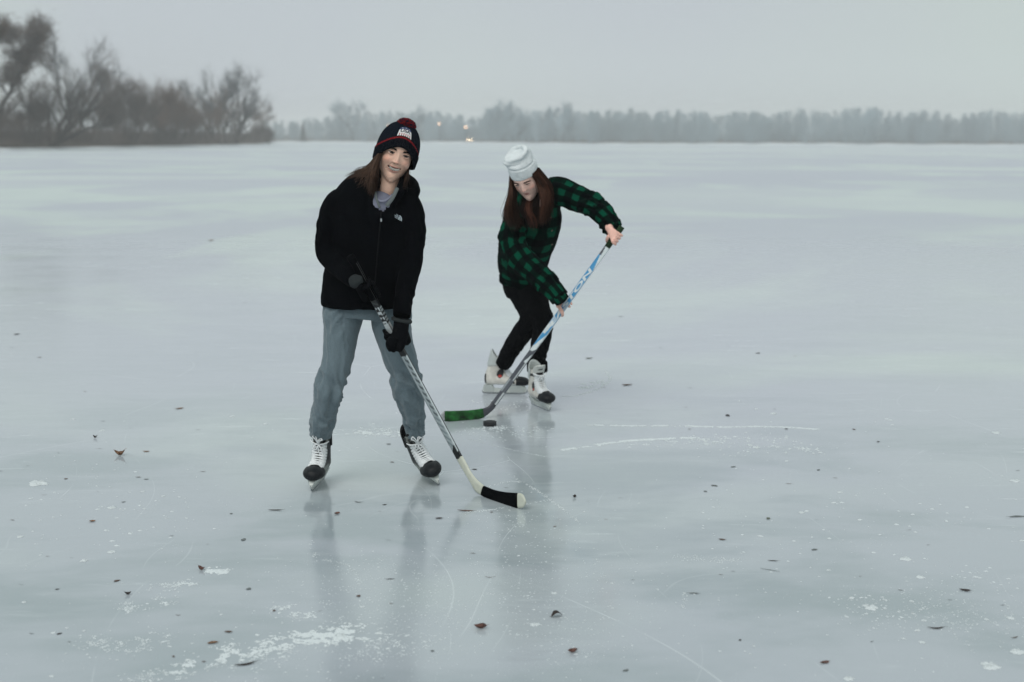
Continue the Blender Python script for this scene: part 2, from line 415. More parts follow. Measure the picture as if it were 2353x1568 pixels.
def shoreF(u): return float(np.interp(u, [400, 640, 1000, 1176, 1700, 2353, 2900], [325.2, 326, 328.5, 330.2, 332, 333.6, 336]))
bank('left_bank', [G(u, shoreL(u) + .12 * math.sin(u * .11)) for u in range(-500, 624, 4)], [0, 1.5, 6, 30, 400], [-.02, .35, .6, 1.2, 3], 'low wooded shore with a thin snowy rim on the left')
bank('far_bank', [G(u, shoreF(u) + .12 * math.sin(u * .05)) for u in range(520, 2900, 6)], [0, 3, 20, 90, 600], [-.02, .4, .8, 2.5, 5], 'far shore rising gently behind the lake')

# ------------------------------------------------------------------ trees
M_BARK = mat('bark', (.055, .045, .040), .95, noise=(2, .4))
M_TWIG = mat('twigs', (.075, .056, .047), .95, noise=(.25, .5))
M_TWIGB = mat('reddish_twigs', (.115, .072, .052), .95, noise=(.2, .5))
M_LEAFB = mat('withered_leaves', (.075, .042, .024), .9, noise=(.5, .5))
M_TWIGG = mat('grey_twigs', (.040, .047, .052), .95, noise=(.25, .4))
M_FART = mat('haze_paled_twigs', (.32, .40, .44), .95, noise=(.05, .25))  # distance haze painted into the far twigs as a pale bluish colour
M_BARKD = mat('dark_bark', (.030, .025, .022), .95, noise=(2, .4))
def prisms(A, B, ra, rb, n=3):
    """many 3-sided tapered prisms at once"""
    A, B = np.asarray(A, float), np.asarray(B, float); m = len(A); t = B - A; t /= np.linalg.norm(t, axis=1, keepdims=True) + 1e-9
    ref = np.where(np.abs(t[:, 2:3]) > .9, np.array([[1., 0, 0]]), np.array([[0, 0, 1.]]))
    a1 = np.cross(t, ref); a1 /= np.linalg.norm(a1, axis=1, keepdims=True); a2 = np.cross(t, a1)
    th = np.arange(n) * 2 * math.pi / n
    ring = a1[:, None] * np.cos(th)[None, :, None] + a2[:, None] * np.sin(th)[None, :, None]
    V = np.concatenate([A[:, None] + ring * np.asarray(ra)[:, None, None], B[:, None] + ring * np.asarray(rb)[:, None, None]], 1).reshape(-1, 3)
    i = np.arange(m)[:, None] * 2 * n; j = np.arange(n)[None]; j2 = (j + 1) % n
    return V, np.stack([i + j, i + j2, i + n + j2, i + n + j], -1).reshape(-1, 4)
def grow(segs, tw, p, d, L, r, lev, maxlev, rs, up=.10, ang=(22, 50), kids=(3, 5), shr=.66, wob=.16):
    n = 4 if lev == 0 else 3; q = p
    pts = [p]
    for i in range(n):
        d = (d + Vector((rs.gauss(0, wob), rs.gauss(0, wob), rs.gauss(0, wob * .6) + up * .5))).normalized()
        q2 = q + d * (L / n); r2 = r * (1 - .45 / n * (i + 1)) if i == 0 else r * (1 - .45 * (i + 1) / n)
        segs.append((q, q2, r * (1 - .45 * i / n), r2)); q = q2; pts.append((q, d, r2))
    if lev >= maxlev: tw.append((q, d, r)); return
    for k in range(rs.randint(*kids)):
        idx = rs.choice(range(1, n + 1)) if k else n
        b, bd, br = pts[idx]
        a = R(rs.uniform(*ang)); ax = bd.orthogonal().normalized(); ax.rotate(Matrix.Rotation(rs.uniform(0, 6.283), 3, bd))
        nd = bd.copy(); nd.rotate(Matrix.Rotation(a if k else a * .4, 3, ax)); nd = (nd + Vector((0, 0, up))).normalized()
        grow(segs, tw, b, nd, L * shr * rs.uniform(.75, 1.15), br * .68, lev + 1, maxlev, rs, up, ang, kids, shr, wob)
def make_tree(name, base, height, stems, label, seed, levels=4, mt=None, twr=.013, path=None, bl=3.2, b0=.3, pr=.3, twn=5, twl=1.5, leaves=0, group=None, r0=.22, ang=(22, 50), kids=(3, 5), shr=.66, up=.1, cat='tree', thin=None):
    """stems: list of (dx, dz-lean direction vector, length fraction). trunk mesh + crown mesh of twigs (+ withered leaves)"""
    rs = random.Random(seed); rn = np.random.default_rng(seed)
    root = obj(name, None, label=label, cat=cat, group=group, loc=base)
    segs, tw = [], []
    for (off, d, f) in stems:
        grow(segs, tw, Vector(off), Vector(d).normalized(), height * .36 * f, r0 * f, 0, levels, rs, up, ang, kids, shr)
    if path:
        pw = [P(u, v, base.y) - base for u, v in path]; pw = [Vector(q) for q in cr([tuple(q) for q in pw], 4)]; m = len(pw)
        for i in range(m - 1): segs.append((pw[i], pw[i + 1], pr * (1 - .8 * i / m), pr * (1 - .8 * (i + 1) / m)))
        for i in range(int(m * b0), m):
            for k in range(2 if i < m - 1 else 4):
                t = (pw[i] - pw[i - 1]).normalized(); a = rs.choice((-1, 1)) * rs.uniform(.4, 1.2)
                d = (t + Vector((a, rs.gauss(0, .7), .25))).normalized(); grow(segs, tw, pw[i], d, bl * rs.uniform(.5, 1.1), pr * (1 - .8 * i / m) * .45 + .02, 1, levels, rs, up, ang, kids, shr)
    fz = 1 if path else height / max(1e-3, sorted(s[1].z for s in segs)[int(len(segs) * .985)])
    segs = [(a * fz, b * fz, c, e) for a, b, c, e in segs]; tw = [(a * fz, b, c) for a, b, c in tw]
    S0 = [s for s in segs if s[2] > .035]; S1 = [s for s in segs if s[2] <= .035]
    Vt, Qt = prisms([s[0] for s in S0], [s[1] for s in S0], np.array([s[2] for s in S0]), np.array([s[3] for s in S0]), 5)
    obj('trunk', npmesh('trunk', Vt, Qt), M_BARKD, root)
    A = [tuple(s[0]) for s in S1]; B = [tuple(s[1]) for s in S1]; ra = [max(s[2], twr * .7) for s in S1]; rb = [max(s[3], twr * .5) for s in S1]
    A2 = []; B2 = []
    E = np.array([tuple(t[0]) for t in tw]); D = np.array([tuple(t[1]) for t in tw])
    if len(E):
        E = np.repeat(E, twn, 0); D = np.repeat(D, twn, 0)
        dd = D + rn.normal(size=D.shape) * .55; dd[:, 2] += .15; dd /= np.linalg.norm(dd, axis=1, keepdims=True)
        st = E - D * (rn.random((len(E), 1)) * twl * .6); en = st + dd * twl * (.4 + .8 * rn.random((len(E), 1)))
        A2, B2 = st, en
    AA = np.vstack([np.array(A).reshape(-1, 3), A2]); BB = np.vstack([np.array(B).reshape(-1, 3), B2])
    RA = np.concatenate([ra, np.full(len(A2), twr)]); RB = np.concatenate([rb, np.full(len(A2), twr * .35)])
    Vc, Qc = prisms(AA, BB, RA, RB, 3)
    cr_o = obj('crown', npmesh('crown', Vc, Qc), mt or M_TWIG, root)
    if leaves and len(A2):
        k = min(leaves, len(B2)); ctr = B2[rn.integers(0, len(B2), leaves)] + rn.normal(size=(leaves, 3)) * .3
        # leaves gather in clumps
        keep = fbm(ctr * .55, seed, 2) > -.05; ctr = ctr[keep]; k = len(ctr)
        a = rn.normal(size=(k, 3)); a /= np.linalg.norm(a, axis=1, keepdims=True); b = np.cross(a, rn.normal(size=(k, 3))); b /= np.linalg.norm(b, axis=1, keepdims=True)
        s = .06 + .06 * rn.random((k, 1)); Vl = np.stack([ctr + a * s, ctr + b * s * .6, ctr - a * s, ctr - b * s * .6], 1).reshape(-1, 3)
        obj('foliage', npmesh('foliage', Vl, np.arange(k * 4).reshape(-1, 4), False), M_LEAFB, root)
    return root
def tb(u, back=3., v=None):           # a spot on the left bank behind the shoreline under image column u
    p = G(u, shoreL(u) if v is None else v); d = Vector((p.x, p.y, 0)).normalized(); q = p + d * back; q.z = .4; return q
def far(u, back=8.):
    p = G(u, shoreF(u)); d = Vector((p.x, p.y, 0)).normalized(); q = p + d * back; q.z = float(np.interp(back, [0, 3, 20, 90, 600], [0, .4, .8, 2.5, 5])) * .9; return q

make_tree('oak_tree', tb(-6, 3), 15.5, [], 'tall leaning tree with clumps of withered brown leaves, trunk curving in from left edge', 11, levels=4, leaves=9000, path=[(-14, 345), (-8, 290), (4, 245), (24, 212), (44, 175), (56, 145), (66, 118), (78, 98)], b0=.40, bl=1.9, pr=.32, twn=3, twl=.8, ang=(25, 60), shr=.66, up=.10)
make_tree('oak_tree', tb(-75, 2), 16.5, [], 'tree cut off by the top left corner, only brown leaf clumps and branch tips showing', 5, levels=4, leaves=8000, path=[(-110, 340), (-100, 240), (-70, 150), (-50, 115), (-26, 98), (-14, 92)], b0=.5, bl=1.7, pr=.3, twn=4, twl=.8, ang=(25, 60), shr=.66)
make_tree('willow_tree', tb(118, 2.5), 12.6, [((0, 0, 0), (.75, .1, .9), .95), ((.3, 0, 0), (.45, 0, 1), 1.1), ((-.3, .3, 0), (.95, -.1, .55), .8), ((0, .5, 0), (-.4, .3, .9), .75), ((.5, 0, 0), (.1, .3, 1), 1.0), ((.2, 0, 0), (1.1, 0, .35), .8)], 'wide many-stemmed bare willow fanning right from the dark undergrowth', 23, levels=4, twn=4, r0=.34, ang=(18, 42), shr=.68, up=.05, kids=(2, 4))
make_tree('bare_tree', tb(205, 14), 10.5, [((0, 0, 0), (.2, 0, 1), 1.0), ((.4, 0, 0), (.7, .2, .8), .8), ((.1, 0, 0), (-.4, 0, .9), .8)], 'bare grey tree with arching limbs right behind the willow', 31, levels=4, twn=7, r0=.22, shr=.66)
make_tree('bare_tree', tb(165, 20), 14.5, [((0, 0, 0), (.05, 0, 1), 1.0), ((.3, 0, 0), (.40, .2, 1), .9)], 'pale twiggy tree top rising behind the willow', 37, levels=4, twn=5, r0=.24, mt=M_TWIGG, shr=.66, ang=(15, 35))
make_tree('bare_tree', tb(66, 10), 7.5, [((0, 0, 0), (.1, 0, 1), 1.0), ((0, 0, 0), (-.6, 0, .9), .8), ((0, 0, 0), (.6, 0, .9), .8)], 'low rounded bare tree between the leaning oak and the willow', 41, levels=4, twn=7, r0=.15)
for i, (u, back, h, sd_, mt_, lb) in enumerate([
        (284, 2, 8.8, 51, M_TWIG, 'bushy bare tree with upright twigs, first of the even brown clump right of the willow'),
        (316, 8, 9.9, 52, M_TWIGB, 'tallest dome-shaped tree of the even brown clump right of the willow'),
        (342, 3, 8.4, 53, M_TWIGB, 'reddish bushy tree in the middle of the even brown clump'),
        (370, 6, 9.0, 54, M_TWIG, 'grey-brown bushy tree on the right side of the even brown clump'),
        (398, 2, 6.8, 55, M_TWIGB, 'low reddish bushy tree at the right end of the even brown clump'),
        (428, 5, 6.0, 56, M_TWIG, 'low bushy tree in the dip between brown clump and twin-stemmed tree')]):
    make_tree('bushy_tree', tb(u, back), h, [((x, 0, 0), (x * 1.1, .1, 1), 1.0 - abs(x) * .2) for x in (-.9, -.6, -.3, 0, .3, .6, .9)], lb, sd_, levels=3, mt=mt_, twn=8, twl=1.5, r0=.09, kids=(3, 5), shr=.7, ang=(14, 34))
make_tree('twin_stemmed_tree', tb(506, 3), 12.6, [((-.5, 0, 0), (-.36, 0, 1), 1.0), ((.8, 0, 0), (.10, 0, 1), .9), ((0, 0, 0), (-.12, 0, 1), .95)], 'dark twin-stemmed bare tree standing out near the tip of the left shore', 61, levels=4, twn=5, r0=.36, mt=M_TWIGG, ang=(14, 36), shr=.66)
make_tree('bare_tree', tb(540, 4), 15.2, [((0, 0, 0), (.10, 0, 1), 1.0), ((.3, 0, 0), (.34, 0, 1), .85)], 'slender bare tree leaning right and rising highest at the tip of the left shore', 66, levels=4, twn=4, r0=.28, mt=M_TWIGG, ang=(16, 40), shr=.66)
for u, h, sd_, lb in ((462, 9.0, 71, 'rounded bush left of the twin-stemmed tree'), (532, 9.0, 72, 'brown rounded bush between twin-stemmed tree and slender tree'), (575, 8.2, 73, 'brown bush right of the slender tree at the shore tip'), (604, 3.4, 74, 'last low bush at the very tip of the left shore')):
    make_tree('bush', tb(u, 2), h, [((x, 0, 0), (x * .9, .1, 1), 1.0) for x in (-.9, -.5, 0, .5, .9)], lb, sd_, levels=3, mt=M_TWIGB if sd_ % 2 else M_TWIG, twn=14, twl=1.3, r0=.10, kids=(3, 4), shr=.7, cat='bush')

def brush(name, pts, hts, n, seed, m, label, r=.018, lean=.45):
    """uncountable upright shoots: n shoots spread along pts (world) with given heights"""
    rn = np.random.default_rng(seed); pts = np.array([tuple(p) for p in pts]); k = rn.random(n) * (len(pts) - 1); i = np.minimum(k.astype(int), len(pts) - 2); f = (k - i)[:, None]
    base = pts[i] * (1 - f) + pts[i + 1] * f; h = np.interp(k, np.arange(len(pts)), hts)
    base = base + np.stack([rn.normal(size=n) * 1.0, np.abs(rn.normal(size=n)) * 4, np.zeros(n)], -1)
    A = base; zz = rn.random(n)
    A = A + np.stack([np.zeros(n), np.zeros(n), zz * h * .75], -1)
    d = np.stack([rn.normal(size=n) * lean, rn.normal(size=n) * lean, .6 + rn.random(n)], -1); d /= np.linalg.norm(d, axis=1, keepdims=True)
    B = A + d * (h * (.22 + .3 * rn.random(n)))[:, None]
    V, Q = prisms(A, B, np.full(n, r), np.full(n, r * .4), 3)
    return obj(name, npmesh(name, V, Q), m, label=label, cat='undergrowth', kind='stuff')
brush('undergrowth', [tb(u, 1.2) for u in range(-60, 622, 20)], [4.2, 4.2, 3.9, 4.0, 4.2, 3.6, 3.2, 3.0, 3.0, 2.8, 3.0, 2.8, 2.6] + [2.4] * 22, 12000, 3, M_TWIG, 'dense brown shoots and brush along the left shore', r=.014)
brush('background_thicket', [tb(u, 26) for u in range(-60, 622, 20)], [5, 5, 5, 5, 5, 6, 8, 8.5, 8.4, 8, 7.5, 7.2, 7] + [6.8] * 7 + [5.5, 5, 5.5, 6.5, 7, 7.5, 7, 7, 6.5, 6, 5, 4, 3, 2, 2], 4500, 4, M_TWIGG, 'pale tangle of bare growth behind the left shore trees', r=.016)

# ------------------------------------------------------------------ far shore wood: one mass, plus the trees one can tell apart
def far_mass():
    rn = np.random.default_rng(9); AA, BB, RA = [], [], []
    us = np.concatenate([rn.uniform(600, 1180, 260), rn.uniform(1120, 2400, 640)])
    for u in us:
        back = abs(rn.normal()) * 30 + 2; b = far(u, back)
        hmax = np.interp(u, [600, 700, 790, 850, 1000, 1100, 1130, 1200, 1400, 1700, 1900, 2100, 2353], [8.5, 9.5, 12, 12.5, 10.5, 9.5, 12, 12.5, 11.0, 11.0, 12, 11.5, 12.5])
        h = hmax * rn.uniform(.55, 1.0) * (1 + .05 * math.sin(u * .045) + .05 * math.sin(u * .013 + 1)) - b.z * .4; n = 200
        w = h * rn.uniform(.16, .26)
        z = h * (1 - rn.random(n) ** 1.25 * .98); ww = w * np.clip(1.15 - (z / h) ** 2.2, .12, 1)
        A = np.stack([b.x + rn.normal(size=n) * ww * .8, b.y + rn.normal(size=n) * ww * .8, b.z + z * .93], -1)
        d = np.stack([rn.normal(size=n) * .33, rn.normal(size=n) * .33, .5 + rn.random(n)], -1); d /= np.linalg.norm(d, axis=1, keepdims=True)
        AA.append(A); BB.append(A + d * (h * .13)); RA.append(np.full(n, .038))
        AA.append(np.array([[b.x, b.y, b.z]])); BB.append(np.array([[b.x + rn.normal() * .4, b.y, b.z + h * .8]])); RA.append(np.array([.16]))
    AA = np.vstack(AA); BB = np.vstack(BB); RA = np.concatenate(RA)
    V, Q = prisms(AA, BB, RA, RA * .4, 3)
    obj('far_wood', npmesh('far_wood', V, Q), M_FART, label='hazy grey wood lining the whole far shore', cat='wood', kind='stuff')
far_mass()
for u, h, sd_, lb, bk in ((812, 15.0, 81, 'broad domed tree rising above the hazy wood left of the navy hat', 10), (958, 12.0, 82, 'hazy tree rising just right of the red pompom', 14), (1152, 13.0, 83, 'tallest hazy tree at the left end of the long wood, above the grey-white hat', 12), (1180, 12.2, 84, 'hazy tree right beside the tallest one of the long wood', 10), (1292, 12.2, 85, 'hazy tree top above the far wood between the two raised clumps', 10)):
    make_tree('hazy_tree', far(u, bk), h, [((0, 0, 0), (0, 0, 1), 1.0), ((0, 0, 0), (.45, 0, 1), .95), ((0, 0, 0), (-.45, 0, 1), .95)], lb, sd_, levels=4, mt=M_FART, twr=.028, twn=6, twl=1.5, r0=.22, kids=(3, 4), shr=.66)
# the small conifer
rn_ = np.random.default_rng(5); cb = far(697, 3); n = 1500; z = rn_.random(n) * 7.6; ww = 1.5 * (1 - z / 7.9) + .1; an = rn_.random(n) * 6.283
A = np.stack([0 * z, 0 * z, z + .2], -1); B = np.stack([np.cos(an) * ww, np.sin(an) * ww, z - .1 + .3 * rn_.random(n)], -1)
con = obj('conifer_tree', None, label='small dark conifer alone on the far shore by the left point', cat='conifer', loc=cb)
V, Q = prisms(A, B, np.full(n, .07), np.full(n, .03)); obj('crown', npmesh('crown', V, Q), mat('conifer', (.03, .045, .035), .9), con)
mb = MB(); mb.tube([(0, 0, -.3), (0, 0, 7.8)], [.14, .03], 6); obj('trunk', mb.mesh('trunk'), M_BARK, con)

# snow-roofed house on the far slope
hp = far(1089, 40); hs = 1.0
house = obj('house', None, label='pale house with snow-covered roof on the far slope, partly hidden by haze', cat='house', loc=hp)
M_WALLH = mat('house_wall', (.34, .34, .34), .9, noise=(1, .1)); mb = MB(); mb.box((0, 0, 1.7), 8.5, 6, 5.2); obj('wall', mb.mesh('wall', False), M_WALLH, house)
mb = MB()
V = [(-4.8, -3.6, 4.2), (4.8, -3.6, 4.2), (4.8, 0, 6.6), (-4.8, 0, 6.6), (4.8, 3.6, 4.2), (-4.8, 3.6, 4.2), (-4.8, -3.6, 4.45), (4.8, -3.6, 4.45), (4.8, 0, 6.85), (-4.8, 0, 6.85), (4.8, 3.6, 4.45), (-4.8, 3.6, 4.45)]
mb.add(V, Q=[(0, 1, 2, 3), (3, 2, 4, 5), (6, 9, 8, 7), (9, 11, 10, 8), (0, 6, 7, 1), (5, 4, 10, 11), (0, 3, 9, 6), (3, 5, 11, 9), (1, 7, 8, 2), (2, 8, 10, 4)]); obj('roof', mb.mesh('roof', False), M_SNOW, house)
for x in (-2.6, 0, 2.6):
    mb = MB(); mb.box((x, -3.03, 2.2), 1.1, .08, 1.3); w_ = obj('window', mb.mesh('window', False), mat('house_frame', (.5, .5, .5), .6), house)
    mb = MB(); mb.box((x, -3.075, 2.2), .9, .02, 1.1); obj('pane', mb.mesh('pane', False), mat('pane', (.03, .035, .04), .15), w_)
mb = MB(); mb.box((2.5, 1, 6.9), .7, .7, 1.6); obj('chimney', mb.mesh('chimney', False), mat('brick', (.18, .09, .07), .9), house)

def emis(name, c, s):
    m = bpy.data.materials.new(name); m.use_nodes = True; b = m.node_tree.nodes['Principled BSDF']
    b.inputs['Base Color'].default_value = (*c, 1); b.inputs['Emission Color'].default_value = (*c, 1); b.inputs['Emission Strength'].default_value = s; return m
M_LAMP = emis('street_lamp_light', (1, .58, .33), 9); M_HEAD = emis('headlight_light', (1, .76, .50), 13)
M_POLE = mat('pole', (.06, .065, .07), .6, metal=.3)
for (u, v, back, lb, k) in ((1010, 286.6, 1.5, 'lit street lamp glowing on the far shore, nearest the navy hat on its right', 1.), (1070, 294, 1.5, 'lit street lamp glowing just left of the snow-roofed house', 1.), (893, 289.5, 1.5, 'faint lit street lamp beside the red pompom', .5), (427, 264, 0, 'small orange lamp glowing through the top of the low bushes on the left', .45)):
    q = (tb(u, 4) if u < 600 else far(u, back)); z = P(u, v, q.y).z; q.z = min(q.z, z - 2); bs = .35 if u < 600 else 1
    hgt = z - q.z
    t = obj('street_lamp', None, label=lb, cat='street lamp', loc=q, group='lamps glowing along the shores')
    mb = MB(); mb.tube([(0, 0, -1), (0, 0, hgt + .3), (0, -.3, hgt + .5), (0, -1.0, hgt + .45)], [.09, .07, .06, .05], 8); obj('pole', mb.mesh('pole'), M_POLE, t)
    mb = MB(); mb.box((0, -1.1, hgt + .40), .30, .7, .14); obj('lamp_head', mb.mesh('lamp_head', False), M_POLE, t)
    mb = MB(); mb.ball((0, -1.15, hgt + .26), (.26 * k ** .5 * bs, .26 * k ** .5 * bs, .20 * k ** .5 * bs), 8); obj('bulb', mb.mesh('bulb'), M_LAMP, t)
# the car whose headlights shine across the ice
cp = far(1079.5, 9); cz = P(1079.5, 321.6, cp.y).z
car = obj('parked_car', None, label='dark car facing the lake with both headlights on, below the snow-roofed house', cat='car', loc=(cp.x, cp.y, cz - .65))
car.rotation_euler = (0, 0, math.atan2(cp.x, cp.y) * -1)
M_CAR = mat('car_paint', (.03, .035, .04), .35, coat=.5); mb = MB()
prof = [(-2.2, .35), (-2.25, .75), (-1.3, .95), (-.55, 1.42), (1.0, 1.45), (1.75, 1.0), (2.2, .9), (2.25, .35)]
V = [(s * (.88 if z < 1 else .70), x, z) for s in (-1, 1) for x, z in prof]; n = len(prof)
mb.add(V, Q=[(i, (i + 1) % n, n + (i + 1) % n, n + i) for i in range(n)] + [(0, 7, 6, 1), (n + 0, n + 1, n + 6, n + 7), (1, 6, 5, 2), (n + 1, n + 2, n + 5, n + 6), (2, 5, 4, 3), (n + 2, n + 3, n + 4, n + 5)])
obj('car_body', mb.mesh('car_body', False), M_CAR, car)
mb = MB(); mb.add([(-.66, -1.28, 1.0), (.66, -1.28, 1.0), (.62, -.62, 1.40), (-.62, -.62, 1.40)], Q=[(0, 1, 2, 3)]); obj('windscreen', mb.mesh('windscreen', False), mat('pane', (.03, .035, .04), .15), car)
for x in (-.85, .85):
    for y in (-1.4, 1.4):
        mb = MB(); mb.tube([(x - .1, y, .33), (x + .1, y, .33)], .33, 16); w_ = obj('wheel', mb.mesh('wheel'), mat('tyre', (.02, .02, .02), .9), car)
for x in (-.62, .62):
    mb = MB(); mb.ball((x, -2.26, .65), (.17, .05, .17), 8); obj('headlight', mb.mesh('headlight'), M_HEAD, car)

# ------------------------------------------------------------------ people: head, hands, skates
M_SKIN = vcol_mat('skin', .5, sss=.06, spec=.35, noise=(60, .06), bump=(300, .05))
M_EYE = vcol_mat('eye_ball', .12, spec=.6)
M_HAIRD = vcol_mat('brown_hair', .45, spec=.18)
M_BLACK = mat('black_shell_fabric', (.0016, .0021, .0032), .9, spec=.04, noise=(9, .3), bump=(260, .25))
M_SHIRT = mat('lilac_shirt', (.20, .21, .28), .9, bump=(200, .3))
M_LINING = mat('grey_lining', (.13, .15, .155), .95, bump=(200, .4))
M_DENIM = mat('grey_sweatpants', (.150, .198, .225), .95, noise=(240, .16), bump=(400, .5), spec=.1, sheen=.30)
M_BLKPANT = mat('black_trousers', (.0032, .0036, .0046), .95, spec=.06, bump=(250, .3))
M_GLOVE = mat('black_glove', (.0030, .0036, .0048), .95, spec=.05, bump=(150, .4))
M_GLOVEG = mat('grey_fleece_cuff', (.032, .038, .040), 1., bump=(220, .8), spec=.1)
M_WHITE = mat('white_lace', (.88, .91, .93), .8, bump=(500, .5))
M_TOE = mat('black_toe_plastic', (.006, .0075, .010), .5, spec=.28, noise=(40, .3))
M_STEEL = mat('steel', (.45, .47, .48), .22, metal=1.)
M_HOLD = mat('blade_holder_plastic', (.52, .56, .54), .4)

def head_rings(M):
    """skull + jaw as chains in head space (x right of the viewer, face towards -y, eyes at z = 0)"""
    rows = [(.085, .048, .062, .018), (.060, .063, .084, .012), (.030, .069, .090, .010), (.0, .069, .090, .008), (-.030, .0695, .084, .004),
            (-.055, .0665, .075, -.002), (-.078, .057, .063, -.011), (-.098, .040, .047, -.024), (-.112, .022, .026, -.041), (-.117, .010, .012, -.050)]
    return rows
def face_features(V, N, M, opt, base):
    """pushes face relief into the vertices near the head and returns vertex colours"""
    Mi = M.inverted(); L = xf(V, Mi); x, y, z = L.T
    C = np.tile(np.array(base, float), (len(V), 1))
    out = (np.array(M.to_3x3()) @ np.array([0, -1, 0])).ravel()
    R3 = np.array(M.to_3x3()); out = R3 @ np.array([0, -1., 0]); upv = R3 @ np.array([0, 0, 1.])
    w = np.clip((-y - .012) / .03, 0, 1) * ((np.abs(x) < .09) & (z > -.13) & (z < .12)); w = w * w * (3 - 2 * w)
    g = lambda a, b, sa, sb, sx=False: np.exp(-(((np.abs(x) if sx else x) - a) / sa) ** 2 - ((z - b) / sb) ** 2)
    D = np.zeros(len(V))
    # nose
    k = np.clip((.012 - z) / .048, 0, 1); prof = .002 + .0165 * k ** 1.35; prof = np.where(z < -.036, prof * np.exp(-((z + .036) / .0055) ** 2), prof); prof = np.where(z > .012, .002 * np.exp(-((z - .012) / .012) ** 2), prof)
    D += prof * np.exp(-(x / (.0062 + .0052 * k)) ** 2) * opt.get('nose', 1)
    D += .0046 * g(.0118, -.037, .0050, .0050, True)
    nostr = g(.0072, -.0425, .0036, .0024, True); D -= .004 * nostr
    # eyes, brow, temples, cheeks
    D -= .0080 * g(.0325, .000, .0155, .0095, True); D += .0030 * g(.026, .019, .022, .006, True)
    D += .0055 * g(.044, -.034, .018, .016, True) * opt.get('cheek', 1); D -= .002 * g(.052, -.066, .012, .014, True)
    D += .0015 * np.exp(-(x / .016) ** 2 - ((z + .103) / .010) ** 2); D -= .0030 * np.exp(-(x / .020) ** 2 - ((z + .087) / .005) ** 2)
    D -= .0015 * np.exp(-(x / .003) ** 2 - ((z + .052) / .005) ** 2)
    # mouth
    mw, curve, open_, mz, mx = opt['mw'], opt['curve'], opt['open'], opt.get('mz', -.0685), opt.get('mx', 0)
    X = (x - mx) / mw; zc = mz + curve * X * X; ho = open_ * np.clip(1 - X * X, 0, 1) ** .7
    dz = z - zc - ho * .1
    inside = np.clip(1 - (dz / np.maximum(ho, 1e-4)) ** 2, 0, 1) * (np.abs(X) < 1)
    ul = np.exp(-((dz - ho - .0032) / .0030) ** 2) * np.clip(1.05 - np.abs(X) ** 2.2, 0, 1); ll = np.exp(-((dz + ho + .0042) / .0040) ** 2) * np.clip(1.0 - np.abs(X) ** 2, 0, 1)
    D += .0032 * ul + .0042 * ll - .011 * np.clip(inside * 2, 0, 1)
    D -= .0022 * np.exp(-((dz) / .0018) ** 2) * (np.abs(X) < 1.02) * (ho < .002)
    # smile folds
    fx = np.abs(x - mx) - (.0165 + (-.042 - z) * .50); D -= opt.get('fold', .0020) * np.exp(-(fx / .0032) ** 2) * ((z < -.038) & (z > -.078))
    V2 = V + out[None] * (D * w)[:, None]
    def tint(c, a):
        nonlocal C
        a = np.clip(a * w, 0, 1)[:, None]; C = C * (1 - a) + np.array(c)[None] * a
    b = np.array(base)
    tint(b * (1.12, .76, .72), .50 * g(.044, -.030, .018, .015, True)); tint(b * (1.1, .78, .76), .45 * g(0, -.036, .012, .009))
    tint(opt.get('lip', (.30, .115, .11)), .85 * np.clip(ul + ll, 0, 1)); tint((.035, .010, .010), 1.0 * (inside > .05))
    tint(b * .30, 1.0 * nostr); tint(b * (.75, .62, .62), .5 * g(.0325, -.004, .017, .009, True))
    if opt.get('freckle'):
        n = vnoise(L * 420, 4); tint(b * (.72, .55, .45), .5 * (n > .45) * np.clip(g(.028, -.024, .022, .016, True) + g(0, -.025, .016, .016), 0, 1))
    return V2, C, L
def arc_tube(mb, pts, rad, M, n=6, ry=None, **k):
    mb.tube(xf(np.array(pts, float), M), rad, n, ry, caps=True, **k)
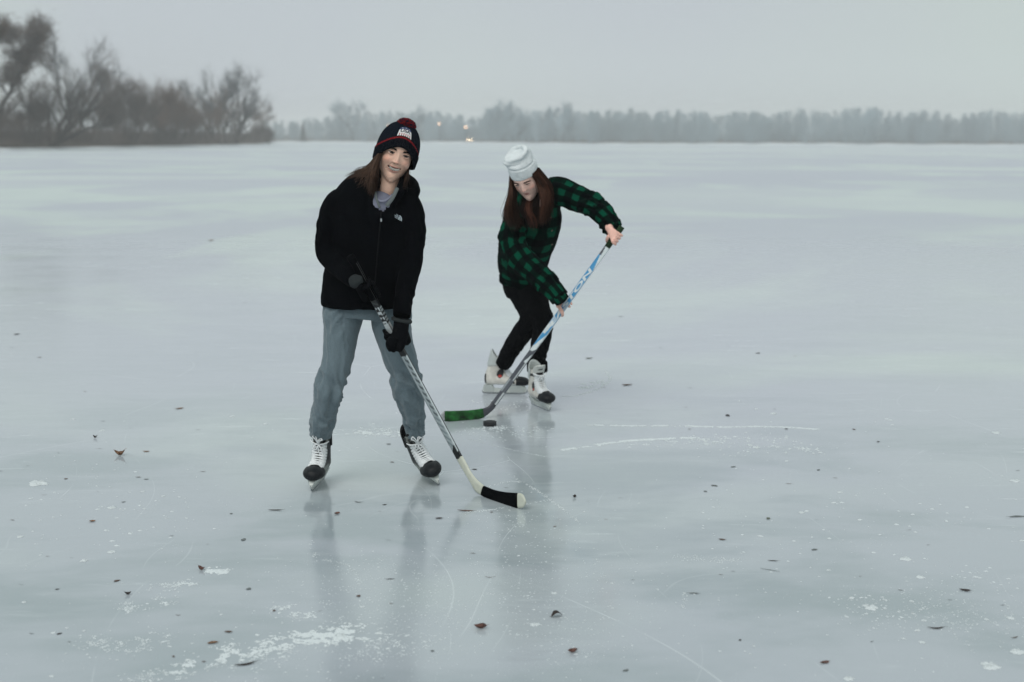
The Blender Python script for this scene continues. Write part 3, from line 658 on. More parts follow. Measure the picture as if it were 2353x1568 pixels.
def add_face_parts(person, M, opt):
    bz = opt.get('eye_open', .0052)
    for s in (-1, 1):
        c0 = np.array([s * .0325, -.0658 + opt.get('eye_y', 0), 0.]); rx, ry_, rz = .0150, .0115, bz
        V, Q, T = ball((0, 0, 0), (rx, ry_, rz), 20); gx, gz = opt.get('gaze', (0, 0))
        d = np.sqrt(((V[:, 0] - gx) / 1) ** 2 + ((V[:, 2] - gz) / 1) ** 2)
        Cc = np.tile(np.array([.34, .29, .27]), (len(V), 1)); Cc[d < .0071] = (.032, .016, .010); Cc[d < .0028] = (.002, .002, .002)
        tlt = Matrix.Rotation(R(6) * s * -1, 3, 'Y'); V = V @ np.array(tlt).T + c0
        mb = MB(); mb.add(xf(V, M), Q, T, col=Cc); obj('eye', mb.mesh('eye', colors=True), M_EYE, person)
        # lids and lashes
        mb = MB(); th = np.linspace(R(8), R(172), 14)
        up = np.stack([np.cos(th) * rx * 1.02, -ry_ * np.sin(th) * .86 - .0012, np.sin(th) * rz * 1.05 + .0004], -1) @ np.array(tlt).T + c0
        mb.tube(xf(up, M), np.interp(np.arange(14), [0, 6, 13], [.0009, .0023, .0009]), 5, col=(.012, .008, .007)); obj('eyelash', mb.mesh('eyelash', colors=True), M_HAIRD, person)
        mb = MB(); up2 = up + np.array([0, .0008, .0030]); mb.tube(xf(up2, M), .0026, 6, col=np.array(opt['base']) * .86)
        lo = np.stack([np.cos(th) * rx, -ry_ * np.sin(th) * .82, -np.sin(th) * rz * 1.02 - .0012], -1) @ np.array(tlt).T + c0
        mb.tube(xf(lo, M), .0018, 6, col=np.array(opt['base']) * .9); obj('eyelid', mb.mesh('eyelid', colors=True), M_SKIN, person)
        # eyebrow of short hairs
        mb = MB(); rg = np.random.default_rng(3 + s); t = np.linspace(0, 1, 150); bx = s * (.014 + .036 * t); bzz = .0155 + opt.get('brow', .006) * np.sin(t * 2.6) - .004 * t + opt.get('brow_in', 0) * (1 - t)
        for a, bb, tt in zip(bx, bzz, t):
            wd = .0040 * (1 - tt * .75); z0 = bb + rg.normal() * wd * .5; yy = -.0835 * math.sqrt(max(.05, 1 - (a / .079) ** 2)) - .0005
            mb.tube(xf(np.array([[a, yy, z0], [a + s * .0035, yy - .0012 + .004 * tt, z0 + .0016], [a + s * .0065, yy + .0006 + .006 * tt, z0 + .0012]]), M), [.0006, .00055, .0003], 3, col=np.array(opt.get('browc', (.012, .008, .006))), caps=False)
        obj('eyebrow', mb.mesh('eyebrow', colors=True), M_HAIRD, person)
def build_person_body(name, label, M, necks, chains, hands, opt, voxel=.0024, hands_chains=()):
    mb = MB(); rows = head_rings(M)
    pts = xf(np.array([(0, r[3], r[0]) for r in rows]), M); c = np.array([(*p, r[1], r[2]) for p, r in zip(pts, rows)]); c = cr(c, 4)
    yax = np.array(M.to_3x3()) @ np.array([0, 1., 0])
    mb.tube(c[:, :3], c[:, 3], 48, c[:, 4], ref=yax)
    mb.ball(xf(np.array([[0, .016, .045]]), M)[0], (.072, .092, .078), 20, M)
    for ch in list(necks) + list(chains): ch.put(mb)
    for f in hands: f(mb)
    me = remesh(name, mb, voxel, 5, .5)
    V = getv(me); N = getn(me)
    hc = np.array(M.translation); nearh = np.linalg.norm(V - hc, axis=1) < .16
    base = np.array(opt['base']); C = np.tile(base, (len(V), 1))
    V2, C2, L = face_features(V[nearh], N[nearh], M, opt, base); V[nearh] = V2; C[nearh] = C2
    if opt.get('handcol') is not None:
        far_ = np.linalg.norm(V - hc, axis=1) > .30; C[far_] = opt['handcol'](V[far_], base)
    setv(me, V); setcol(me, C)
    return obj(name, me, M_SKIN, label=label, cat='person')

def grip(p, a, nrm, wrist, side=1, fr=.0078, stick=.016, gl=False, open_fingers=0., sc=1.):
    """fingers wrapped round a stick at p; a: axis from little to index finger; nrm: from stick towards the back of the hand; returns function(mb)"""
    a = Vector(a).normalized(); n = Vector(nrm); n = (n - a * n.dot(a)).normalized(); t = n.cross(a) * side; p = Vector(p); w = Vector(wrist)
    r = stick
    def f(mb):
        # palm: broad slab of overlapping ellipsoids from wrist to knuckles
        kn = []
        for i, (o, L) in enumerate(((.030, .94), (.0100, 1.04), (-.0105, 1.0), (-.0305, .84))):
            o *= sc; k0 = p + a * o + n * (r + .012) * sc + t * .026 * sc; kn.append(k0)
            k1 = p + a * o * 1.03 + t * (r + .0175) * sc * (1.0) - n * .004 * sc + n * .004
            k2 = p + a * o * 1.03 + t * (r * .45) * sc - n * (r + .0125) * sc
            k3 = p + a * o * 1.0 - t * (.010 + .008 * L) * sc - n * (r + .006) * sc
            if open_fingers and i < 2:
                k1 = k1 + t * .006; k2 = p + a * (o + .012) + t * (.042) - n * .020; k3 = p + a * (o + .024 + .01 * (1 - i)) + t * .058 - n * .030
            q = cr([(*k0, fr * 1.12 * sc), (*k1, fr * 1.05 * sc), (*k2, fr * .98 * sc), (*k3, fr * .82 * sc)], 6)
            mb.tube(q[:, :3], q[:, 3], 12)
            mb.ball(q[-1, :3], q[-1, 3] * .98, 8)
            back = (w - k0); b0 = k0 + back.normalized() * .075 * sc
            q = cr([(*k0, fr * 1.18 * sc), (*(k0 * .5 + (k0 * .35 + (w + (k0 - p - a * 0).normalized() * 0) * .65) * .5), fr * 1.35 * sc), (*(w * .92 + k0 * .08), .0185 * sc)], 5)
            mb.tube(q[:, :3], q[:, 3], 12)
        for i in range(3):
            for tt in (.15, .4, .65):
                c = (kn[i] + kn[i + 1]) * .5 * (1 - tt) + w * tt; mb.ball(c - n * .002, .0125 * sc, 8)
        # thumb leaves the index side of the palm near its base and closes from the other side
        th0 = w * .45 + kn[0] * .55 - t * .012 * sc + a * .006 * sc; th1 = p + a * .036 * sc - t * (r + .010) * sc + n * .010; th2 = p + a * .050 * sc - t * (r + .006) * sc - n * (.010) * sc; th3 = p + a * .058 * sc - t * .004 - n * (r + .010) * sc
        q = cr([(*th0, .0125 * sc), (*th1, .0108 * sc), (*th2, .0096 * sc), (*th3, .0080 * sc)], 6); mb.tube(q[:, :3], q[:, 3], 12); mb.ball(q[-1, :3], q[-1, 3], 8)
        mb.ball(w, (.022 * sc,) * 3, 10)
    return f

def ice_skate(person, M, dark=True, leg=None):
    """hockey skate; local +x toe, +z up, origin on the ice under the ankle"""
    D = dark
    def xs(V, M):
        V = np.array(V, float).copy(); V[:, 0] += .30 * np.clip(V[:, 2] - .13, 0, 1) + .5 * np.clip(V[:, 2] - .13, 0, .2) ** 2; return xf(V, M)
    c_side = (.010, .012, .015) if D else (.58, .57, .53)
    mbt = MB()
    foot = [(-.088, 0, .098, .026, .028), (-.070, 0, .098, .034, .038), (-.030, 0, .094, .037, .040), (.020, 0, .090, .039, .037), (.070, 0, .086, .044, .033), (.115, 0, .084, .047, .030), (.150, 0, .083, .044, .027), (.176, 0, .081, .033, .021), (.186, 0, .080, .020, .013)]
    ch = cr(foot, 5); mbt.tube(ch[:, :3], ch[:, 3], 28, ch[:, 4], ref=(0, 0, 1))
    sh = cr([(-.040, 0, .095, .038, .048), (-.036, 0, .130, .037, .050), (-.036, 0, .170, .038, .049), (-.040, 0, .205, .041, .050), (-.046, 0, .235, .044, .052)], 5)
    mbt.tube(sh[:, :3], sh[:, 3], 28, sh[:, 4], ref=(1, 0, 0))
    ins = cr([(.085, 0, .095, .034, .022), (.050, 0, .112, .034, .030), (.020, 0, .140, .033, .034), (.004, 0, .175, .034, .030), (.000, 0, .208, .034, .028)], 5)
    mbt.tube(ins[:, :3], ins[:, 3], 24, ins[:, 4], ref=(1, 0, .4))
    me = remesh('ice_skate', mbt, .0042, 4); V = getv(me); x, y, z = V.T
    # sides rise behind the ankle, dip at the front; flatten the sole
    V[:, 2] = np.where(z < .062, .062 + (z - .062) * .25, z)
    x, y, z = V.T; C = np.tile(np.array(c_side), (len(V), 1))
    if D:
        C[(z < .075)] = (.10, .11, .11); C[(np.abs(y) > .037) & (z < .12) & (x > -.05) & (x < .13)] = (.16, .18, .17)
        C[(z > .20)] = (.007, .008, .009)
    else:
        st = vnoise(V * 60, 2); C = C * (1 + .14 * st[:, None])
        C[(x < -.075) & (z < .13)] = (.02, .022, .025)
        C[((x - .012) / .022) ** 2 + ((z - .135) / .030) ** 2 < 1] = (.012, .013, .015); C[((x - .012) / .012) ** 2 + ((z - .118) / .008) ** 2 < 1] = (.40, .03, .02)
        C[(x > .075) & (x < .110) & (z > .073) & (z < .084)] = (.02, .02, .022); C[(z > .196) & (z < .214)] = (.012, .013, .015); C[z < .068] = (.62, .64, .62)
    setv(me, xs(V, M)); setcol(me, C)
    bo = obj('ice_skate', me, vcol_mat('skate_leather', .5, spec=.45, bump=(200, .15)), person)
    # toe cap
    V, Q, T = tube(ch[:, :3] * 1, ch[:, 3] + .0030, 28, ch[:, 4] + .0030, ref=(0, 0, 1)); x0 = .118
    k = ch[:, 0] > x0; cc = ch[k]; tc_ = []
    cc = np.vstack([[x0, 0, np.interp(x0, ch[:, 0], ch[:, 2]), np.interp(x0, ch[:, 0], ch[:, 3]), np.interp(x0, ch[:, 0], ch[:, 4])], cc])
    cc[:, 0] = cc[:, 0] + np.linspace(0, .006, len(cc)); mb = MB(); cc[:, 3:] += .0045; cc = np.vstack([cc, [cc[-1, 0] + .006, 0, .080, .006, .004]])
    mb.tube(cc[:, :3], cc[:, 3], 28, cc[:, 4], ref=(0, 0, 1)); mt = mb.mesh('toe_cap'); V = getv(mt); V[:, 2] = np.where(V[:, 2] < .060, .060 + (V[:, 2] - .060) * .2, V[:, 2])
    # upper rim of the cap leans back
    V[:, 0] -= np.clip(V[:, 2] - .085, 0, 1) * .25 * (V[:, 0] < .14); setv(mt, xs(V, M)); obj('toe_cap', mt, M_TOE, bo)
    # tongue: padded flap standing in front of the ankle
    mb = MB(); tg = cr([(.045, 0, .135, .026, .009), (.020, 0, .180, .030, .010), (.012, 0, .220, .037, .011), (.016, 0, .252, .040, .010), (.024, 0, .268, .030, .007)], 6)
    mb.tube(tg[:, :3], tg[:, 3], 24, tg[:, 4], ref=(1, 0, 0)); mt = mb.mesh('tongue'); V = getv(mt); V[:, 0] -= (V[:, 1] / .04) ** 2 * .016
    x, y, z = V.T
    if D:
        C = np.tile(np.array((.012, .013, .015)), (len(V), 1)); tri = (np.abs(y) < (z - .196) * .75) & (z < .236); C[tri] = (.18, .19, .18)
        zz = .243 - .010 * np.cos(y / .04 * 3.1) ; C[np.abs(z - zz) < .005] = (.24, .26, .25); C[(np.abs(np.abs(y) - .033) < .005) & (z > .2) & (z < .25)] = (.22, .23, .22); C[z > .258] = (.006, .007, .008)
    else:
        C = np.tile(np.array((.56, .58, .56)), (len(V), 1)); C[(z < .222) & (np.abs(y) < .022)] = (.012, .012, .014); C[(np.abs(z - .243) < .0035) & (np.abs(y) < .018)] = (.08, .09, .09)
    setv(mt, xs(V, M)); setcol(mt, C); obj('tongue', mt, vcol_mat('tongue_pad', .8, bump=(200, .3)), bo)
    # collar padding round the ankle
    V = []; nt2, nz2 = 22, 6
    for i in range(nt2 + 1):
        th = R(75 + 210 * i / nt2); k = max(0., -math.cos(th)) ** 1.5; ztop = .238 + .052 * k
        for j in range(nz2 + 1):
            t = j / nz2; z = .185 + (ztop - .185) * t; r = .0455 + .006 * t * k; V.append((-.043 + (r + .004) * math.cos(th) - .010 * t * k, r * .98 * math.sin(th), z))
    Q = [(i * (nz2 + 1) + j, (i + 1) * (nz2 + 1) + j, (i + 1) * (nz2 + 1) + j + 1, i * (nz2 + 1) + j + 1) for i in range(nt2) for j in range(nz2)]
    V = np.array(V); cen = np.array([-.043, 0, 0]); W_ = V.copy(); W_[:, :2] = cen[:2] + (V[:, :2] - cen[:2]) * .88; m_ = len(V)
    E = [(i * (nz2 + 1) + nz2, (i + 1) * (nz2 + 1) + nz2, (i + 1) * (nz2 + 1) + nz2 + m_, i * (nz2 + 1) + nz2 + m_) for i in range(nt2)] + [(e * (nz2 + 1) + j, e * (nz2 + 1) + j + 1, e * (nz2 + 1) + j + 1 + m_, e * (nz2 + 1) + j + m_) for e in (0, nt2) for j in range(nz2)]
    mb = MB(); mb.add(xs(np.vstack([V, W_]), M), Q=np.vstack([Q, np.array(Q)[:, ::-1] + m_, E])); obj('tendon_guard', mb.mesh('tendon_guard'), mat('black_padding', (.010, .011, .013), .8) if D else mat('pale_padding', (.42, .46, .46), .7), bo)
    # laces: crossing pairs over the instep plus a bow
    mb = MB(); path = cr([(.120, 0, .117), (.085, 0, .125), (.060, 0, .147), (.042, 0, .173), (.033, 0, .202)], 12); L_ = np.concatenate([[0], np.cumsum(np.linalg.norm(np.diff(path, axis=0), axis=1))]); path = np.array([[np.interp(q, L_, path[:, k]) for k in range(3)] for q in np.linspace(0, L_[-1], 10)])
    n = len(path)
    for i in range(n):
        c = path[i]; w_ = .036 - .003 * (i > n - 3); nx = path[min(i + 1, n - 1)] - path[max(i - 1, 0)]; nx = nx / np.linalg.norm(nx); nrm = np.array([nx[2], 0, -nx[0]])
        for sg, hh in ((1, .0045), (-1, .0062)):
            e_ = nx * .0052 * sg
            bar = np.array([c - e_ + np.array([0, -w_, 0]) - nrm * .016, c - e_ * .6 + nrm * (hh - .003) + np.array([0, -w_ * .62, 0]), c + nrm * hh, c + e_ * .6 + nrm * (hh - .003) + np.array([0, w_ * .62, 0]), c + e_ + np.array([0, w_, 0]) - nrm * .016])
            mb.tube(xs(cr(bar, 3), M), .0036, 6, ry=.0026)
    k0 = path[-1] + np.array([.010, 0, .002])
    for s, L, tz in (((-1, .045, -.02), (1, .048, .028), (-1, .03, .04), (1, .03, -.045)) if D else ((-1, .03, -.02), (1, .03, -.03))):
        lp = [k0, k0 + (.012, s * .012, tz * .5 + .01), k0 + (.012, s * .022, tz), k0 + (.010, s * .012, tz * 1.25), k0 + (.013, s * .002, tz * .6), k0]
        mb.tube(xs(cr(lp, 5), M), .0030, 6)
    mb.tube(xs(cr([k0, k0 + (.004, -.02, .006), k0 + (-.008, -.036, .012), k0 + (-.03, -.042, .016)], 4), M), .003, 6)
    mb.tube(xs(cr([k0, k0 + (.004, .02, .004), k0 + (-.008, .036, .010), k0 + (-.03, .042, .012)], 4), M), .003, 6); mb.ball(xs(np.array([k0]), M)[0], .006, 6)
    obj('laces', mb.mesh('laces'), M_WHITE, bo)
    # holder: two towers on a bridge, then the runner
    mb = MB()
    def loft(rows):
        V = []; 
        for (x_, z1, w1, z0, w0) in rows: V += [(x_, -w0, z0), (x_, w0, z0), (x_, w1, z1), (x_, -w1, z1)]
        m = len(rows); Q = [(i * 4 + j, i * 4 + (j + 1) % 4, i * 4 + 4 + (j + 1) % 4, i * 4 + 4 + j) for i in range(m - 1) for j in range(4)] + [(3, 2, 1, 0), (m * 4 - 4, m * 4 - 3, m * 4 - 2, m * 4 - 1)]
        mb.add(xs(np.array(V), M), Q=Q)
    loft([(-.100, .034, .006, .016, .004), (-.090, .0605, .026, .012, .004), (-.040, .0605, .028, .012, .004), (-.026, .040, .010, .012, .004), (.030, .036, .008, .012, .004), (.060, .040, .010, .012, .004), (.078, .0605, .030, .012, .004), (.150, .0605, .030, .012, .004), (.172, .052, .014, .014, .004), (.182, .036, .006, .020, .004)])
    obj('blade_holder', mb.mesh('blade_holder', False), M_HOLD, bo)
    mb = MB(); loft([(-.104, .024, .0018, .010, .0016), (-.095, .016, .0018, .002, .0016), (-.050, .014, .0018, .000, .0016), (.130, .014, .0018, .000, .0016), (.165, .016, .0018, .003, .0016), (.188, .030, .0018, .014, .0016), (.190, .036, .0018, .026, .0016)])
    obj('runner', mb.mesh('runner', False), M_STEEL, bo)
    # overlay strip along the sides
    return bo
def skate_frame(toe_px, fwd, roll, pitch=0., toe=.165):
    g = G(*toe_px); f = Vector((fwd[0], fwd[1], 0)).normalized(); o = g - f * toe
    return frame(o, f, roll=roll)

# ------------------------------------------------------------------ skater in the black jacket
eyes = P(916.5, 356, 6.30); up = Vector((math.sin(R(17.5)), -.05, math.cos(R(17.5)))).normalized(); fw = Vector((.20, -1, -.03)); fw = (fw - up * fw.dot(up)).normalized(); rt = (-fw).cross(up) * -1
rt = up.cross(fw); rt = -rt if rt.x < 0 else rt
HA = Matrix((rt, -fw, up)).transposed().to_4x4(); HA.translation = eyes + (-fw) * .078

SKIN_A = (.76, .495, .385)
optA = dict(base=SKIN_A, mw=.0310, curve=.0105, open=.0072, mz=-.0705, fold=.0026, cheek=1.5, eye_open=.0052, gaze=(0, .0000), brow=.005, lip=(.46, .16, .15))
nb = xf(np.array([[0, .022, -.055], [0, .026, -.11]]), HA)
neckA = Chain([(*nb[0], .052, .055), (*nb[1], .048, .050), (*P(888, 436, 6.40), .049, .052), (*P(880, 462, 6.41), .062, .055), (*P(874, 500, 6.42), .13, .075), (*P(862, 560, 6.43), .145, .085), (*P(845, 690, 6.46), .13, .085)], world=True)
bodyA_ch = [Chain([(790, 700, 6.48, 34), (775, 800, 6.46, 26), (762, 860, 6.46, 22), (752, 925, 6.48, 16)]), Chain([(890, 700, 6.48, 34), (918, 800, 6.50, 26), (932, 860, 6.52, 22), (944, 920, 6.55, 16)]),
            Chain([(870, 478, 6.42, 30), (800, 472, 6.42, 22), (768, 500, 6.42, 18), (754, 560, 6.41, 16), (760, 592, 6.38, 15), (800, 632, 6.26, 13), (818, 648, 6.20, 11)]), Chain([(880, 478, 6.42, 28), (925, 482, 6.42, 20), (946, 530, 6.41, 17), (944, 600, 6.38, 15), (926, 690, 6.28, 12), (926, 712, 6.26, 8)])]
A = build_person_body('person', 'smiling skater in black jacket, grey trousers and navy bobble hat, holding a hockey stick', HA, [neckA], bodyA_ch, [], optA)
add_face_parts(A, HA, optA)
# teeth with a thin brace wire
mb = MB(); n = 9
for i in range(n):
    x = (i - (n - 1) / 2) * .0050; xx = x / .031; z = -.0690 + .0105 * xx * xx; y = -.0735 + 11 * x * x
    mb.ball(xf(np.array([[x, y, z]]), HA)[0], (.0031, .0026, .0054), 6, HA)
obj('teeth', mb.mesh('teeth'), mat('tooth_enamel', (.50, .465, .42), .35), A)
mb = MB(); xs = np.linspace(-.021, .021, 15); mb.tube(xf(np.stack([xs, -.0775 + 11 * xs ** 2, -.0675 + .0115 * (xs / .0285) ** 2], -1), HA), .0005, 5); obj('brace_wire', mb.mesh('brace_wire'), M_STEEL, A)

# knitted hat
def hatA(phi, t):
    """phi 0 at the face, t metres up from the rim along the surface"""
    c = math.cos(phi); zb = -.052 + .090 * max(0, c) ** 1.6 - .02 * max(0, -c); L = .215 - zb * .85
    s = min(1, t / L); zt = .138
    z = zb + (zt - zb) * math.sin(s * math.pi / 2) ** .92; k = max(0., 1 - ((z - .0) / zt) ** 2.3) if z > 0 else 1
    rx = .088 * math.sqrt(k) if z > 0 else .088 - .06 * abs(z); rr = rx + .007 + .004 * (t < .040) * (1 if z < .1 else 0)
    ry = rr * 1.14
    return Vector((math.sin(phi) * rr, -math.cos(phi) * ry + .014, z))
nph, nt_ = 220, 60; V = []; C = []
for j in range(nt_):
    for i in range(nph):
        ph = 2 * math.pi * i / nph; t = .25 * (j / (nt_ - 1)) ** 1.0
        c = math.cos(ph); zb = -.052 + .090 * max(0, c) ** 1.6 - .02 * max(0, -c); L = .215 - zb * .85; t = L * j / (nt_ - 1)
        p = hatA(ph, t); rad = Vector((p.x, p.y - .014, 0)); rad = rad.normalized() if rad.length > 1e-5 else Vector((0, 0, 1))
        knit = .0022 * math.sin(ph * 52) + .0005 * math.sin(t * 900 + (i % 2) * 3.1)
        p = p + rad * knit; V.append(p)
        band = abs(t - .044 - .0016 * math.sin(ph * 75)) < .0042
        C.append((.21, .014, .018) if band else ((.0065, .0095, .016) if t > .048 else (.0045, .0060, .0095)))
Vn = [tuple(v) for v in V]
Q = [(j * nph + i, j * nph + (i + 1) % nph, (j + 1) * nph + (i + 1) % nph, (j + 1) * nph + i) for j in range(nt_ - 1) for i in range(nph)]
mb = MB(); mb.add(xf(np.array(Vn), HA), Q=Q, col=np.array(C)); th = np.linspace(0, 2 * math.pi, 90)
rim = np.array([tuple(hatA(t, .002) - Vector((math.sin(t), -math.cos(t), 0)) * .006) for t in th]); mb.tube(xf(rim, HA), .0065, 8, col=(.0045, .006, .0095))
hat = obj('bobble_hat', mb.mesh('bobble_hat', colors=True), vcol_mat('knit', .95, bump=(120, .5), spec=.08), A)
# pompom of yarn
mb = MB(); rg = np.random.default_rng(2); pc = np.array([0.004, .0, .130])
for i in range(750):
    d = rg.normal(size=3); d[2] = abs(d[2]) * .9 - .15; d /= np.linalg.norm(d); L = .032 * (1.0 + .16 * rg.random())
    d2 = d + rg.normal(size=3) * .18; col = (.19, .014, .016) if rg.random() < .55 else (.012, .014, .03)
    a_ = pc + d * .004 * np.array([1.2, 1, .8]); b_ = pc + d * L * .6 * np.array([1.25, 1.1, .85]); c_ = pc + d2 / np.linalg.norm(d2) * L * np.array([1.25, 1.1, .85])
    mb.tube(xf(np.array([a_, b_, c_]), HA), [.0012, .0018, .0013], 4, col=col)
obj('pompom', mb.mesh('pompom', colors=True), vcol_mat('knit', .95), hat)
# USA patch with stripes and starred navy top
def patch_pt(a, b, off=.004):
    """a metres across, b metres above the red band"""
    phi = a / .098; t = .050 + b; p = hatA(phi, t); p2 = hatA(phi, t + .003); p3 = hatA(phi + .03, t)
    nn = (p2 - p).cross(p3 - p); nn = nn.normalized(); nn = nn if nn.y < 0 else -nn; return p + nn * off
def patch_grid(mb, a0, a1, b0, b1, off, col, na=14, nb=8, top=0.):
    V = [tuple(patch_pt(a0 + (a1 - a0) * i / na, b0 + (b1 + top * (1 - ((a0 + (a1 - a0) * i / na) / .04) ** 2) - b0) * j / nb, off)) for j in range(nb + 1) for i in range(na + 1)]
    Q = [(j * (na + 1) + i, j * (na + 1) + i + 1, (j + 1) * (na + 1) + i + 1, (j + 1) * (na + 1) + i) for j in range(nb) for i in range(na)]
    mb.add(xf(np.array(V), HA), Q=Q, col=col)
mb = MB(); W = .037
patch_grid(mb, -W, W, .016, .036, .0045, (.66, .66, .66), top=.006); 
for i in range(7):
    a0 = -W + i * 2 * W / 6.6; patch_grid(mb, a0, a0 + 2 * W / 6.6 * .62, .001, .0165, .0045, (.66, .66, .66), 3, 4)
    if i < 6: patch_grid(mb, a0 + 2 * W / 6.6 * .62, a0 + 2 * W / 6.6, .004, .0165, .0042, (.42, .05, .06), 2, 4)
patch_grid(mb, -W, W, .036, .050, .0044, (.035, .05, .12), top=.006)
pt = obj('patch', mb.mesh('patch', colors=True), vcol_mat('patch_felt', .8), hat)
tv, tf = text_mesh('USA', .026, .0008); tv[:, 0] *= 1.25
mb = MB(); V = np.array([tuple(patch_pt(x, .027 + y + .003 * (1 - (x / .04) ** 2), .0056)) for x, y, z in tv]); me = bpy.data.meshes.new('patch_letters'); me.from_pydata([tuple(q) for q in xf(V, HA)], [], tf)
obj('patch_letters', me, mat('navy_thread', (.015, .02, .04), .8), pt)
mb = MB()
for a in (-.022, 0, .022):
    for k in range(5):
        aa = math.pi / 2 + k * 2 * math.pi / 5; mb.add(xf(np.array([tuple(patch_pt(a + r_ * math.cos(q), .0485 + r_ * math.sin(q) - (a / .04) ** 2 * .005, .0058)) for r_, q in ((.0034, aa), (.0014, aa + .63), (0, 0), (.0014, aa - .63))]), HA), Q=[(0, 1, 2, 3)])
obj('patch_stars', mb.mesh('patch_stars', False), mat('white_thread', (.7, .7, .7), .8), pt)

# hair
def clear_of(M, zt=.06, xw=.060):
    Mi = M.inverted()
    def f(pts):
        L = xf(pts, Mi); return not ((np.abs(L[:, 0]) < xw) & (L[:, 1] < -.015) & (L[:, 2] > -.125) & (L[:, 2] < zt)).any()
    return f
kA, kB = clear_of(HA), None
mb = MB()
def hp_(x, y, z): return tuple(xf(np.array([[x, y, z]]), HA)[0])
hair(mb, [[hp_(-.082, -.02, -.035), P(846, 384, 6.32), P(820, 395, 6.36), P(792, 414, 6.42)], [hp_(-.085, .00, -.03), P(848, 392, 6.36), P(826, 408, 6.40), P(790, 424, 6.47)]], 700, r=.0011, spread=.006, col=(.050, .029, .020), seed=3, k=16, colvar=.8, wave=.006, keep=kA)
hair(mb, [[hp_(-.078, -.040, -.025), P(860, 398, 6.27), P(856, 425, 6.28), P(850, 447, 6.30)], [hp_(-.074, -.040, -.03), P(866, 402, 6.29), P(862, 430, 6.31), P(857, 452, 6.32)], [hp_(-.080, -.01, -.03), P(852, 395, 6.29), P(847, 418, 6.31), P(838, 436, 6.33)]], 900, r=.0011, spread=.007, col=(.040, .022, .015), seed=4, k=16, colvar=.8, wave=.006, keep=kA)
hair(mb, [[hp_(-.074, .0, -.04), hp_(-.068, .012, -.08), P(870, 430, 6.36), P(865, 450, 6.36)], [hp_(-.070, .02, -.04), hp_(-.060, .03, -.09), P(876, 436, 6.39), P(870, 450, 6.38)]], 700, r=.0011, spread=.007, col=(.018, .010, .008), seed=9, k=14, colvar=.7, keep=kA)
hair(mb, [[hp_(.068, -.02, -.055), P(936, 408, 6.30), P(932, 425, 6.33), P(925, 440, 6.36)], [hp_(.060, .01, -.075), P(928, 415, 6.35), P(924, 430, 6.37), P(916, 445, 6.39)]], 420, r=.0011, spread=.006, col=(.026, .015, .011), seed=5, k=12, colvar=.8, keep=kA)
hair(mb, [[hp_(-.082, -.03, -.035), P(846, 384, 6.30), P(820, 395, 6.33), P(794, 414, 6.38)], [hp_(-.078, -.044, -.025), P(858, 400, 6.25), P(856, 425, 6.26), P(850, 445, 6.28)]], 170, r=.0010, spread=.009, col=(.070, .040, .027), seed=33, k=16, wave=.009, colvar=.8, keep=kA)
hair(mb, [[hp_(.074, -.03, -.05), P(943, 402, 6.29), P(943, 412, 6.30), P(940, 422, 6.31)], [hp_(-.08, -.03, -.05), P(838, 395, 6.3), P(800, 400, 6.33), P(786, 412, 6.37)]], 24, r=.0007, spread=.007, col=(.05, .03, .02), seed=6, k=12, wave=.008, keep=kA)
obj('hair', mb.mesh('hair', colors=True), M_HAIRD, A)

# trousers
pantsA = [Chain([(842, 690, 6.47, 94, 62), (842, 716, 6.47, 96, 64), (841, 728, 6.47, 92, 62)]),
          Chain([(795, 700, 6.47, 48, 58), (790, 722, 6.47, 47, 56), (784, 764, 6.46, 41, 48), (779, 800, 6.45, 38, 42), (774, 831, 6.44, 35.5, 39), (766, 868, 6.44, 36, 38), (760, 893, 6.44, 36, 38), (755, 908, 6.45, 34, 37), (746, 940, 6.48, 30, 34), (741, 970, 6.50, 28, 32), (738, 985, 6.53, 25.5, 30), (736, 1003, 6.545, 24.5, 27)]),
          Chain([(892, 700, 6.47, 48, 58), (898, 722, 6.47, 46, 56), (899, 746, 6.48, 45, 52), (912, 796, 6.49, 40, 44), (925, 843, 6.50, 36, 40), (935, 881, 6.50, 36, 38), (941, 907, 6.52, 34, 37), (948, 940, 6.56, 28.5, 33), (951, 965, 6.59, 25, 30), (953, 978, 6.61, 24, 28), (955, 996, 6.635, 23.5, 26)])]
f_ = []
for k, kl in ((1, (.40, .58, 1)), (2, (.40, .58, 1))):
    f_ += [(k, None, 1, .0070, 4, 1.6), (k, kl[0] - .03, .07, .026, 15, 1.3), (k, kl[1], .07, .014, 24, .9), (k, .03, .10, .018, 10, -2.0)]
me = cloth('trousers', pantsA, .0065, 5, f_, 3); obj('trousers', me, M_DENIM, A)
mb = MB(); pts = []
for q in (((944, 742), 6.42), ((955, 800), 6.46), ((962, 843), 6.47), ((971, 881), 6.47), ((973, 920), 6.50), ((972, 960), 6.55), ((970, 982), 6.58)): pts.append(P(q[0][0] - 7, q[0][1], q[1] - .045))
